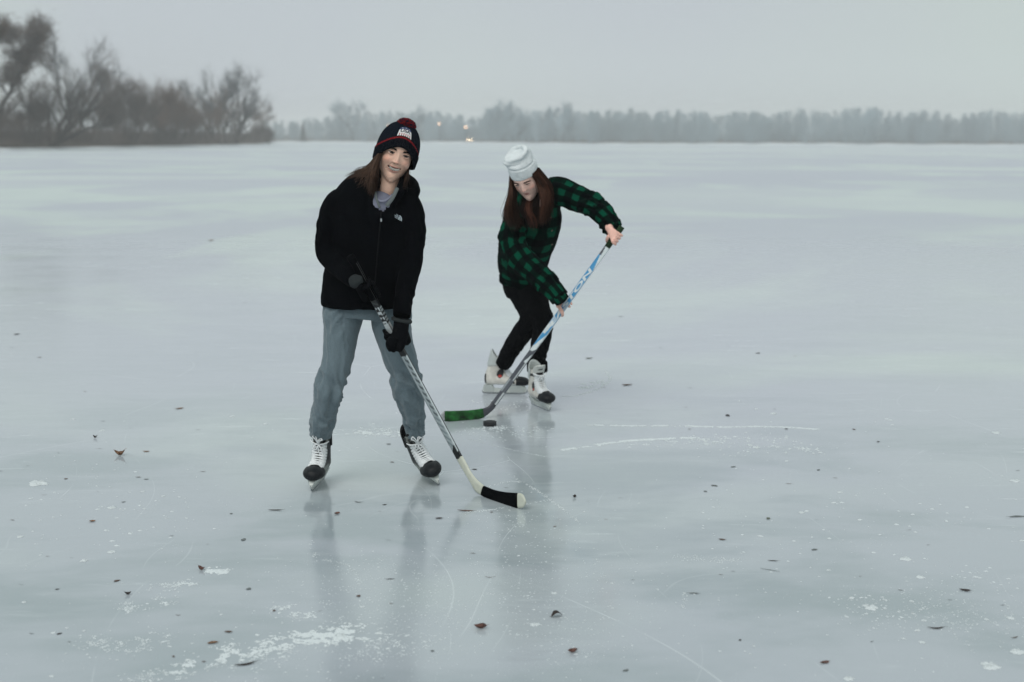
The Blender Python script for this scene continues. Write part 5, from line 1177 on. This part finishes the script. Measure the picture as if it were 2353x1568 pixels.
hair(mb, [[hb(.0, .05, -.10), P(1212, 478, 8.20), P(1222, 500, 8.20), P(1226, 530, 8.19)]], 90, r=.0010, spread=.014, col=(.07, .028, .018), seed=25, k=16, wave=.008, colvar=.8, keep=kB)
hair(mb, [[hb(.076, -.02, .03), P(1250, 425, 8.13), P(1262, 450, 8.17), P(1262, 480, 8.2)], [hb(-.076, -.02, .03), P(1170, 450, 8.13), P(1160, 480, 8.17), P(1152, 512, 8.2)]], 40, r=.0008, spread=.014, col=(.035, .02, .014), seed=16, k=14, wave=.012, keep=kB)
obj('hair', mb.mesh('hair', colors=True), M_HAIRD, B)

# stick of the second skater
stB = obj('hockey_stick', None, label='white and blue hockey stick with green-taped blade, held by the skater in checked shirt', cat='hockey stick', loc=G(1118, 962))
def patB(t, fi, s):
    u = t / LB; W_ = (.62, .68, .70); Bl = (.055, .27, .52); Dk = (.075, .082, .10); K = (.02, .022, .026)
    if u < .11: return (.012, .045, .012)
    if fi in (1, 3): return W_ if u < .64 else Dk
    if u < .155: return W_ if s < .75 - (u - .11) * 6 else Dk
    if u < .235: return Bl if s > .95 - (u - .12) * 8 else W_
    if u < .545: return Bl if s < 10 else W_
    if u < .60: return W_ if s > .25 + (u - .545) * 4 else Bl
    if u < .675: return Bl if s > (u - .60) * 11 + .1 else W_
    if u < .70: return W_ if s > (u - .675) * 20 else Dk
    if u < .76: return Dk if s > (u - .70) * 10 else W_
    if u < .86: return (.46, .50, .52) if s < .30 else Dk
    if u < .93: return (.10, .11, .13) if s < .6 else (.30, .33, .35)
    return (.50, .54, .56) if s < .38 else Dk
mb = MB(); axb, fB, sB, LB_ = build_shaft(mb, buttB, hosB, (-.25, -1, .1), w=.033, th=.021, pat=patB)
obj('shaft', shift(mb.mesh('shaft', False, colors=True), stB), M_STK, stB)
# lettering runs up the shaft on its broad face
tv, tf = text_mesh('EASTON', .030, .0012); wdt = tv[:, 0].max() - tv[:, 0].min(); Lt = LB * (.545 - .235); tv[:, 0] = (tv[:, 0] - tv[:, 0].min()) / wdt; hh = tv[:, 1].max() - tv[:, 1].min(); tv[:, 1] = (tv[:, 1] - (tv[:, 1].max() + tv[:, 1].min()) / 2) / hh * .024
upv = sB if (sB.x < 0 or sB.z > 0) and PX(buttB + sB)[1] < PX(buttB)[1] else -sB
V = [tuple(buttB + axB * (LB * .545 - a * Lt) + upv * (b + (a - .5) * 0 ) + fB * .0112) for a, b, c in tv]
# slant the letters
me = bpy.data.meshes.new('shaft_lettering'); me.from_pydata([tuple(Vector(q) - axB * (b * .35)) for q, (a, b, c) in zip(V, tv)], [], tf); obj('shaft_lettering', shift(me, stB), mat('white_ink', (.66, .71, .73), .4), stB)
mb = MB(); mb.tube([buttB - axB * .006, buttB + axB * LB * .02, buttB + axB * LB * .108], [.0175, .0178, .0172], 14); me = mb.mesh('grip_tape'); obj('grip_tape', shift(me, stB), mat('dark_green_tape', (.010, .032, .010), .95, bump=(150, .6)), stB)
M_STKD = mat('dark_composite', (.055, .058, .072), .45, noise=(20, .2))
mb = MB(); blade(mb, [(1131, 922), (1126, 930), (1119, 936), (1108.5, 939.5)], [(1145, 921), (1137, 937), (1127, 947.5), (1112, 959.5)], gB0, gB1, .014, (1, 1, 1)); obj('blade_neck', shift(mb.mesh('blade_neck'), stB), M_STKD, stB)
mb = MB(); blade(mb, [(1109, 939), (1090, 942), (1072, 943.5), (1045, 944.5), (1021, 945)], [(1112, 960), (1092, 965.5), (1070, 968), (1045, 969.7), (1021, 968.5)], gB0, gB1, .0135, (1, 1, 1)); me = mb.mesh('blade_tape')
obj('blade_tape', shift(me, stB), mat('green_cloth_tape', (.014, .105, .022), .95, noise=(22, .85), bump=(150, .6)), stB)
mb = MB(); blade(mb, [(1023, 945.2), (1017.5, 947), (1014.5, 951), (1013.5, 955)], [(1023, 968.4), (1018, 966.5), (1015, 962), (1013.6, 957)], gB0, gB1, .010, (1, 1, 1)); obj('blade_toe', shift(mb.mesh('blade_toe'), stB), mat('silver_toe', (.34, .35, .37), .4, noise=(60, .4)), stB)

# puck
gp = G(1125.5, 978.5); mb = MB(); th = np.linspace(0, 2 * math.pi, 48, endpoint=False)
prof = [(.0, 0), (.034, 0), (.0375, .002), (.0381, .005), (.0381, .0205), (.0375, .0234), (.034, .0254), (.030, .0252), (.0, .0252)]
V = [(r * math.cos(a), r * math.sin(a), z) for r, z in prof[1:-1] for a in th] + [(0, 0, 0), (0, 0, .0252)]; n = 48; m = len(prof) - 2
Q = [(i * n + j, i * n + (j + 1) % n, (i + 1) * n + (j + 1) % n, (i + 1) * n + j) for i in range(m - 1) for j in range(n)]; T = [(m * n, (j + 1) % n, j) for j in range(n)] + [(m * n + 1, (m - 1) * n + j, (m - 1) * n + (j + 1) % n) for j in range(n)]
mb.add(V, Q=Q, T=T); obj('puck', mb.mesh('puck'), mat('vulcanised_rubber', (.010, .011, .013), .5, bump=(700, .5)), label='black hockey puck lying on the ice below the green-taped blade', cat='puck', loc=gp + Vector((0, 0, .001)))
# ------------------------------------------------------------------ fallen leaves
M_LEAFS = {k: mat('leaf_' + k, c, .7, noise=(120, .45), bump=(200, .6)) for k, c in dict(brown=(.12, .075, .056), dark=(.030, .020, .018), red=(.125, .058, .045), orange=(.22, .115, .060), grey=(.17, .19, .19), green=(.10, .12, .075)).items()}
def leaf_mesh(kind, rs):
    """leaf blade with midrib and stem in metres, lying on z = 0; kinds: oval, willow, curl, arch, straw, twig, chip"""
    V, F = [], []; n = 11
    if kind in ('oval', 'curl', 'arch', 'chip'): W, Ln = {'oval': (.30, 1), 'curl': (.36, 1), 'arch': (.40, 1), 'chip': (.42, 1)}[kind]
    elif kind == 'willow': W, Ln = .11, 1
    elif kind == 'straw': W, Ln = .018, 1
    else: W, Ln = .05, 1
    bend = {'oval': .10, 'willow': .07, 'curl': .42, 'arch': .55, 'straw': .02, 'twig': .12, 'chip': .25}[kind] * rs.uniform(.6, 1.3)
    cup = {'oval': .25, 'willow': .25, 'curl': .9, 'arch': .35, 'straw': 0, 'twig': .2, 'chip': .5}[kind]; tw_ = rs.uniform(-.7, .7) if kind != 'straw' else 0; sw = rs.uniform(-.18, .18)
    for side in (0, 1):
        for i in range(n + 1):
            t = i / n; w = W * math.sin(math.pi * min(1, t * .97 + .02)) ** (.8 if kind != 'oval' else .65) * (1 - .25 * t) * (1 + .12 * rs.uniform(-1, 1))
            x = (t - .5) * Ln; zc = bend * (4 * t * (1 - t)) if kind in ('arch',) else bend * (2 * t - 1) ** 2 * (1 if kind != 'curl' else 1)
            yc = sw * math.sin(t * 3.1)
            for j in (-1, -.5, 0, .5, 1):
                a = tw_ * (t - .5); y = j * w; z = cup * abs(y) * abs(j); y2 = y * math.cos(a) - z * math.sin(a); z2 = y * math.sin(a) * .5 + z * math.cos(a)
                V.append((x, yc + y2, zc + z2 + (0 if side else -.012)))
    m = (n + 1) * 5
    for i in range(n):
        for j in range(4):
            a = i * 5 + j; F.append((a + m, a + 5 + m, a + 6 + m, a + 1 + m)); F.append((a, a + 1, a + 6, a + 5))
        F.append((i * 5, i * 5 + 5, i * 5 + 5 + m, i * 5 + m)); F.append((i * 5 + 4, i * 5 + 4 + m, i * 5 + 9 + m, i * 5 + 9))
    V = np.array(V); F = np.array(F)
    if kind not in ('chip', 'straw'):
        st = [V[m + 2], V[m + 2] + (-.10, .02, .02 + bend * .2), V[m + 2] + (-.20, rs.uniform(-.08, .08), .05 + bend * .1)]; v, q, t = tube(st, [.014, .011, .009], 5, caps=False); F = np.vstack([F, q + len(V)]); V = np.vstack([V, v])
        v, q, t = tube(V[m + 2: 2 * m: 5][:n + 1] + (0, 0, .004), np.linspace(.012, .004, n + 1), 4, caps=False); F = np.vstack([F, q + len(V)]); V = np.vstack([V, v])
    V[:, 2] -= V[:, 2].min(); return V, F
# image position, kind, length (reference px), colour; B* rows are the ones with a look of their own
R4 = lambda x, y: (x * .3418, 1091.5 + y * .3418)
R5 = lambda x, y: (746.8 + x * .3418, 1091.5 + y * .3418)
R6 = lambda x, y: (1551 + x * .3408, 1091.5 + y * .3408)
R7 = lambda x, y: (x * .3174, 689.3 + y * .3174)
R8 = lambda x, y: (1321.3 + x * .4385, 689.3 + y * .4385)
special = [(R4(860, 808), 'curl', 15, 'dark', 'curled blackish leaf standing on the ice at lower left'), (R4(1357, 640), 'curl', 18, 'red', 'reddish curled leaf just left of a small white snow patch'),
 (R4(1535, 1058), 'oval', 18, 'brown', 'brown oval leaf with upright stem above the long dark leaf at bottom left'), (R4(1430, 1132), 'oval', 24, 'orange', 'pale orange leaf above the long dark leaf at bottom left'),
 (R4(1645, 1272), 'willow', 50, 'dark', 'long dark pointed leaf with hooked stem near the bottom edge'), (R4(620, 315), 'chip', 14, 'orange', 'small orange-brown leaf scrap at left'),
 (R4(1850, 240), 'willow', 32, 'dark', 'thin dark spindle leaf left of the first reflection'), (R5(225, 183), 'willow', 20, 'dark', 'thin leaf with its tip turned straight up, between both reflections'),
 (R5(945, 243), 'willow', 38, 'red', 'long reddish twiggy leaf just left below the black-taped blade'), (R5(765, 295), 'oval', 17, 'dark', 'dark flat leaf right of the second reflection'),
 (R5(440, 704), 'willow', 20, 'dark', 'dark spindle leaf beside the lower part of the middle reflection'), (R5(1045, 1038), 'curl', 30, 'red', 'curved brown leaf with dark upright stem tip at bottom centre'),
 (R5(1558, 955), 'arch', 27, 'dark', 'dark red leaf arching over the ice like a small bridge'), (R5(1665, 1195), 'curl', 24, 'red', 'folded triangular reddish leaf at bottom centre right'),
 (R6(640, 645), 'straw', 46, 'grey', 'thin straight grass stalk right of centre'), (R6(2315, 287), 'willow', 40, 'grey', 'grey leaf frozen in the ice at the right edge'), (R6(1955, 780), 'oval', 24, 'dark', 'almost black oval leaf at lower right'),
 (R6(1755, 1030), 'willow', 38, 'dark', 'long curved dark leaf in the lower right snow specks'), (R6(1008, 1267), 'oval', 24, 'red', 'reddish brown oval leaf near the bottom edge at right'), (R6(660, 582), 'willow', 23, 'dark', 'small dark leaf with raised tip above the grass stalk'),
 (R6(130, 803), 'willow', 28, 'grey', 'thin curved grey leaf left of the grass stalk'), (R6(940, 507), 'oval', 15, 'grey', 'short rounded grey leaf at mid right'), (R6(625, 297), 'chip', 9, 'green', 'tiny folded greenish leaf at right'),
 (R6(2290, 1097), 'willow', 19, 'brown', 'small brown leaf beside the lower right edge'), (R6(320, 437), 'oval', 16, 'brown', 'small brown leaf right of the widest reflection'), (R7(1300, 788), 'oval', 18, 'orange', 'orange-brown leaf alone on the ice left of the grey trousers'),
 (R7(865, 1130), 'curl', 24, 'orange', 'orange leaf at left with a thin arched stem'), (R7(690, 1000), 'curl', 11, 'dark', 'small dark curled leaf above the orange leaf with arched stem'), (R7(1060, 1100), 'oval', 15, 'orange', 'small orange leaf right of the leaf with arched stem'),
 (R8(75, 308), 'oval', 17, 'green', 'olive leaf far out on the ice right of the blue and white stick'), (R8(275, 448), 'oval', 24, 'brown', 'brown leaf beside the white arc right of the white skates'), (R8(805, 607), 'oval', 12, 'dark', 'small dark leaf just above the long white scratch'),
 (R8(1590, 745), 'chip', 8, 'dark', 'tiny dark upright leaf at the right end of the white scratches'), (R8(1107, 678), 'chip', 8, 'dark', 'tiny dark leaf right below the long white scratch'), ((485, 553), 'oval', 13, 'orange', 'single far orange leaf left of the black jacket'),
 (R5(1105, 690), 'twig', 22, 'brown', 'bent thin twig between the two right-hand reflections'), (R5(80, 263), 'chip', 12, 'red', 'small folded red-brown leaf between the two left reflections'), (R5(1675, 153), 'curl', 9, 'dark', 'small dark curled leaf right of the white blade toe'), (R6(2330, 1195), 'oval', 14, 'red', 'reddish leaf on the snow clump at lower right edge')]
plain = [R4(*q) for q in ((660, 113), (830, 183), (295, 137), (445, 28), (930, 18), (85, 305), (1155, 412), (1395, 467), (1640, 437), (1555, 262), (320, 548), (480, 560), (385, 770), (1668, 768), (145, 740), (790, 715), (1840, 915), (2150, 917), (1200, 944), (215, 1068), (1170, 1222), (1370, 1257), (400, 1070), (465, 1125))]
plain += [R5(*q) for q in ((55, 198), (400, 202), (368, 248), (1120, 253), (425, 440), (230, 817), (447, 865), (995, 530), (1770, 178), (1985, 158), (1395, 77), (1890, 300), (1545, 348), (1220, 88), (2070, 708), (720, 1187), (2020, 1315), (390, 1370))]
plain += [R6(*q) for q in ((205, 113), (265, 75), (765, 60), (1080, 22), (390, 653), (310, 675), (1580, 372), (1710, 475), (1250, 685), (2210, 880), (435, 1115), (1330, 1127), (950, 303), (1520, 780), (1855, 845))]
plain += [R7(*q) for q in ((122, 250), (92, 348), (287, 418), (1420, 390), (1200, 440), (615, 665), (748, 880), (945, 930), (718, 1080), (950, 1127), (200, 1203), (475, 1298), (1000, 1285), (1060, 1300), (1430, 942), (2098, 953), (1470, 1245), (1770, 22), (10, 910), (8, 1240), (420, 1110))]
plain += [R8(*q) for q in ((45, 132), (240, 88), (295, 390), (155, 460), (605, 462), (125, 597), (335, 597), (580, 563), (1045, 573), (600, 678), (1460, 680), (1670, 457), (830, 876), (1360, 935), (730, 976), (1275, 892), (2180, 375), (2320, 895), (1155, 295), (955, 280), (450, 252))]
plain += [(893, 1021.4), (913.5, 1039), (900.6, 1063), (1090.5, 1079.5), (1112.7, 1087)]
def put_leaf(px, kind, L, c, label, i, grp='fallen leaves on the ice', flat=1.):
    rs = random.Random(500 + i); g = G(*px); d = math.hypot(g.x, g.y); k = d / FPX; V, F = leaf_mesh(kind, rs)
    ang = rs.uniform(-.5, .5) + (math.pi if rs.random() < .5 else 0) if L >= 14 or kind in ('willow', 'straw', 'twig') else rs.uniform(0, 6.28)
    if kind == 'straw': ang = R(-32)
    s = L * k * (1.05 if abs(math.cos(ang)) > .8 else 1.4)
    V = V * (s, s, s * flat); ca, sa = math.cos(ang), math.sin(ang); V = np.stack([V[:, 0] * ca - V[:, 1] * sa, V[:, 0] * sa + V[:, 1] * ca, V[:, 2]], -1)
    return obj('leaf', npmesh('leaf', V, F), M_LEAFS[c], label=label, cat='leaf', group=grp, loc=g + Vector((0, 0, .0015)))
for i, (px, kind, L, c, lb) in enumerate(special): put_leaf(px, kind, L, c, lb, i, flat=.55 if kind in ('oval', 'chip', 'willow') else 1.)
rows = [(560, 760, 'far out'), (760, 860, 'level with the knees'), (860, 960, 'level with the white skates'), (960, 1060, 'level with the puck'), (1060, 1140, 'level with the dark skates'), (1140, 1230, 'just below the black-taped blade'), (1230, 1350, 'on near ice'), (1350, 1460, 'low in the foreground'), (1460, 1600, 'at the bottom edge')]
cols = [(0, 330, 'near the left edge'), (330, 700, 'left of the skaters'), (700, 1300, 'in the middle'), (1300, 1800, 'right of the skaters'), (1800, 2400, 'toward the right edge')]
ordn = ['leftmost', 'second from left', 'third from left', 'fourth from left', 'fifth from left', 'sixth from left', 'seventh from left', 'eighth from left']
cells = {}
for p in plain:
    r = next((i for i, q in enumerate(rows) if q[0] <= p[1] < q[1]), 0); c = next((i for i, q in enumerate(cols) if q[0] <= p[0] < q[1]), 0); cells.setdefault((r, c), []).append(p)
i = 100
for (r, c), ps in sorted(cells.items()):
    ps.sort()
    for k, p in enumerate(ps):
        i += 1; rs = random.Random(i); L = rs.uniform(7, 14) * (.75 if p[1] < 1000 else 1); kind = rs.choice(['willow', 'willow', 'chip', 'oval', 'twig']); cc = rs.choice(['brown', 'grey', 'brown', 'grey', 'dark'])
        word = {'brown': 'brownish', 'dark': 'dark', 'grey': 'greyish'}[cc]
        put_leaf(p, kind, L, cc, f'{word} leaf {rows[r][2]} {cols[c][2]}' + (f', {ordn[min(k, 7)]}' if len(ps) > 1 else ''), i, 'small leaves scattered over the ice', .22)

# ------------------------------------------------------------------ snow dust, scuffs and clumps (small real grains)
def grains(C, s, seed):
    """flattened octahedral grains at C (n,2) with sizes s"""
    rn = np.random.default_rng(seed); n = len(C); a = rn.random(n) * 6.28; e = 1 + rn.random(n) * 1.2
    base = np.array([(1, 0, 0), (.3, .9, 0), (-.8, .6, 0), (-.9, -.4, 0), (-.1, -1, 0), (.7, -.7, 0)]); m = 6
    ring = base[None] * (1 + .35 * rn.normal(size=(n, m, 1)) * .6) * s[:, None, None]; x = ring[..., 0] * e[:, None]; y = ring[..., 1]
    X = x * np.cos(a)[:, None] - y * np.sin(a)[:, None] + C[:, 0:1]; Y = x * np.sin(a)[:, None] + y * np.cos(a)[:, None] + C[:, 1:2]
    V = np.concatenate([np.stack([X, Y, np.full_like(X, .0003)], -1), np.stack([C[:, 0:1], C[:, 1:2], (s * .45)[:, None] + .0008], -1)], 1).reshape(-1, 3)
    i = np.arange(n)[:, None] * 7; j = np.arange(m)[None]; T = np.stack([i + j, i + (j + 1) % m, np.broadcast_to(i + 6, (n, m))], -1).reshape(-1, 3); return V, T
def gpx(P_): return np.array([G(u, v)[:2] for u, v in P_])
GC, GS = [], []; rg = np.random.default_rng(77)
def scatter_along(pxs, n, wpx, size, fade=True, gap=.0):
    """n grains along an image polyline with gaussian width (metres)"""
    c = cr([(*q, 0) for q in gpx(pxs)], 14)[:, :2]; k = rg.random(n) * (len(c) - 1); i = np.minimum(k.astype(int), len(c) - 2); f = (k - i)[:, None]; p = c[i] * (1 - f) + c[i + 1] * f
    t = k / (len(c) - 1); w = wpx * (np.sin(np.pi * np.clip(t, .02, .98)) ** .5 if fade else 1); p = p + rg.normal(size=(n, 2)) * (w * np.ones(n))[:, None]
    keep = (fbm(np.column_stack([p * 32, np.zeros(n)]), 5, 3) > gap - .45) & (rg.random(n) < (.30 if gap >= .5 else .70)); p = p[keep]; GC.append(p); GS.append(size * (.4 + 1.2 * rg.random(len(p)) ** 2))
# broad scuffs bottom left
scatter_along([(400, 1545), (520, 1505), (640, 1480), (740, 1462), (830, 1455)], 9000, .045, .0038, gap=.5)
scatter_along([(330, 1562), (420, 1545), (520, 1535), (640, 1500), (760, 1490), (860, 1480), (960, 1470)], 7000, .10, .0022, gap=.6)
scatter_along([(636, 1395), (665, 1405), (710, 1418)], 1600, .030, .0030, gap=.5)
scatter_along([(720, 1470), (790, 1455), (830, 1462)], 2500, .05, .0045, gap=.5)
scatter_along([(200, 1480), (280, 1482), (370, 1465)], 2600, .07, .0024, gap=.5)
scatter_along([(275, 1410), (320, 1378), (400, 1345), (440, 1340)], 1300, .035, .0024, gap=.4)
scatter_along([(480, 1315), (500, 1310), (515, 1318)], 420, .018, .0050); scatter_along([(330, 1375), (360, 1385), (400, 1380)], 500, .04, .0035, gap=.5)
for _ in range(1): scatter_along([(860, 1290), (900, 1400), (880, 1500)], 2600, .22, .0018)
scatter_along([(1180, 1180), (1215, 1290), (1280, 1400), (1330, 1500)], 1800, .25, .0018)
# scratches by the second skater
scatter_along([(1352, 977), (1450, 979), (1560, 979), (1660, 982), (1770, 981), (1880, 987)], 3200, .007, .0036, fade=False)
scatter_along([(1292, 1035), (1345, 1027), (1420, 1016), (1500, 1010), (1602, 1006)], 2600, .009, .0042, fade=False)
scatter_along([(1420, 1026), (1520, 1018), (1620, 1014), (1700, 1024)], 1500, .06, .0042, gap=.5); scatter_along([(1600, 1010), (1720, 1020), (1850, 1032)], 420, .16, .0050, gap=.4)
scatter_along([(1290, 912), (1321, 910), (1345, 904), (1365, 898), (1390, 885), (1402, 871), (1396, 858), (1383, 849)], 1300, .005, .0030, fade=False)
scatter_along([(1340, 892), (1365, 885), (1385, 875)], 200, .05, .006)
scatter_along([(1090, 985), (1125, 984), (1160, 985)], 260, .05, .0035); scatter_along([(1060, 996), (1150, 998), (1230, 990)], 320, .12, .004)
scatter_along([(1130, 930), (1180, 935), (1240, 925)], 200, .16, .004); scatter_along([(840, 995), (880, 993), (930, 1000)], 420, .06, .006, gap=.3)
for pl, n, w in (([(1095, 1125), (1200, 1110), (1330, 1198)], 500, .004), ([(1060, 1180), (1140, 1170), (1260, 1150)], 420, .006), ([(1080, 1010), (1180, 1035), (1265, 1052)], 420, .005), ([(712, 1240), (728, 1280), (800, 1300), (830, 1345)], 380, .006), ([(1575, 1360), (1568, 1395), (1560, 1400)], 120, .006), ([(1170, 1090), (1260, 1145), (1330, 1200)], 300, .005), ([(1551, 1280), (1620, 1286), (1700, 1289)], 400, .02)):
    scatter_along(pl, n, w, .0016, fade=False)
# specks right foreground
for (x0, y0, x1, y1, n, w, s) in ((1900, 1370, 2120, 1420, 110, .10, .004), (2080, 1390, 2300, 1430, 1300, .16, .0020), (2150, 1310, 2260, 1340, 90, .10, .004), (1960, 1160, 2100, 1200, 90, .25, .006), (1740, 1230, 1900, 1250, 60, .3, .005), (0, 1115, 330, 1130, 70, .25, .005), (130, 1180, 360, 1220, 110, .2, .005), (600, 985, 1000, 1010, 60, .35, .006), (1700, 1030, 2200, 1080, 90, .5, .005), (60, 1060, 400, 1080, 50, .5, .005), (100, 1400, 2300, 1450, 900, .8, .0022), (100, 1250, 2300, 1280, 700, .8, .0022)):
    scatter_along([(x0, y0), ((x0 + x1) / 2, (y0 + y1) / 2), (x1, y1)], n, w, s, fade=False)
V, T = grains(np.vstack(GC), np.concatenate(GS), 3)
M_DUST = mat('snow_grains', (.64, .69, .71), .9)
obj('snow_dust', npmesh('snow_dust', V, T, False), M_DUST, label='loose white ice shavings and snow scuffs scraped up by skates', cat='snow dust', kind='stuff')
# flat snow clumps
clumps = [(R4(750, 222), 18), (R4(970, 228), 8), (R4(748, 518), 16), (R4(568, 577), 19), (R4(135, 415), 14), (R4(260, 58), 36), (R4(360, 1062), 10), (R4(450, 1030), 8), (R4(565, 1050), 8), (R4(345, 1355), 12), (R4(160, 857), 10), (R4(1487, 940), 8), (R4(957, 113), 10), (R4(1097, 144), 9),
 (R6(1190, 830), 14), (R6(1315, 895), 32), (R6(1033, 643), 10), (R6(1555, 568), 24), (R6(1170, 1375), 22), (R6(2125, 1290), 40), (R6(2310, 1195), 30), (R6(1655, 690), 22), (R6(1110, 118), 13), (R6(855, 255), 14), (R6(1540, 1105), 9), (R6(510, 1210), 8), (R6(530, 1155), 8), (R6(1310, 815), 7), (R6(1410, 842), 9), (R6(1415, 900), 9), (R6(1655, 910), 8), (R6(1605, 938), 8), (R6(1680, 983), 12), (R6(1595, 853), 11), (R6(2100, 975), 10), (R6(2270, 968), 18), (R6(2290, 42), 20), (R6(1665, 1130), 13), (R6(1635, 1050), 14), (R6(2340, 445), 12),
 (R8(950, 775), 16), (R8(1108, 845), 9), (R8(1105, 800), 8), (R8(2205, 697), 20), (R8(1653, 632), 9), (R8(1040, 596), 13), (R8(950, 573), 8), (R8(860, 530), 6), (R8(915, 762), 12), (R5(1540, 797), 12), (R5(1405, 906), 9), (R5(1410, 1008), 20), (R5(250, 888), 11), (R5(365, 1065), 18), (R5(110, 1085), 30), (R5(1303, 545), 8), (R5(1740, 247), 6), (R7(1680, 845), 14), (R7(1920, 898), 11), (R7(740, 947), 13), (R7(280, 1332), 38), (R7(535, 863), 10)]
mb = MB()
for i, (px, L) in enumerate(clumps):
    g = G(*px); k = math.hypot(g.x, g.y) / FPX * L * .5; m = 26; th = np.linspace(0, 2 * math.pi, m, endpoint=False); rr = 1 + .45 * vnoise(np.stack([np.cos(th) * 2.2 + i * 3.1, np.sin(th) * 2.2, th * 0], -1), i) + .2 * vnoise(np.stack([np.cos(th) * 6 + i, np.sin(th) * 6, th * 0], -1), i)
    e = np.stack([np.cos(th) * rr * k, np.sin(th) * rr * k * 1.1, th * 0 + .0004], -1); hgt = min(.012, k * .25)
    rings = [e, e * .82 + (0, 0, hgt * .55), e * .45 + (0, 0, hgt)]; V = np.vstack(rings + [np.array([[0, 0, hgt]])]) + np.array([g.x, g.y, 0]); V[:-1, 2] *= 1 + .3 * rg.normal(size=len(V) - 1)
    Q = [(a * m + j, a * m + (j + 1) % m, (a + 1) * m + (j + 1) % m, (a + 1) * m + j) for a in range(2) for j in range(m)]; T = [(2 * m + j, 2 * m + (j + 1) % m, 3 * m) for j in range(m)]; mb.add(V, Q=Q, T=T)
obj('snow_clumps', mb.mesh('snow_clumps'), mat('snow_clump', (.64, .69, .71), .9, bump=(90, .6)), label='flat white clumps of frozen snow stuck to the ice', cat='snow', kind='stuff')
# ------------------------------------------------------------------ winter haze
mh = bpy.data.materials.new('haze_air'); mh.use_nodes = True; nt = mh.node_tree; nt.nodes.remove(nt.nodes['Principled BSDF'])
pv = nt.nodes.new('ShaderNodeVolumePrincipled'); pv.inputs['Color'].default_value = (.985, .992, 1, 1); pv.inputs['Density'].default_value = .00078
link(nt, pv.outputs[0], nt.nodes['Material Output'].inputs['Volume'])
mb = MB(); mb.box((0, 700, 12.5), 3300, 2200, 27.6)
obj('haze', mb.mesh('haze', False), mh, label='thin cold winter haze over the lake', kind='stuff')
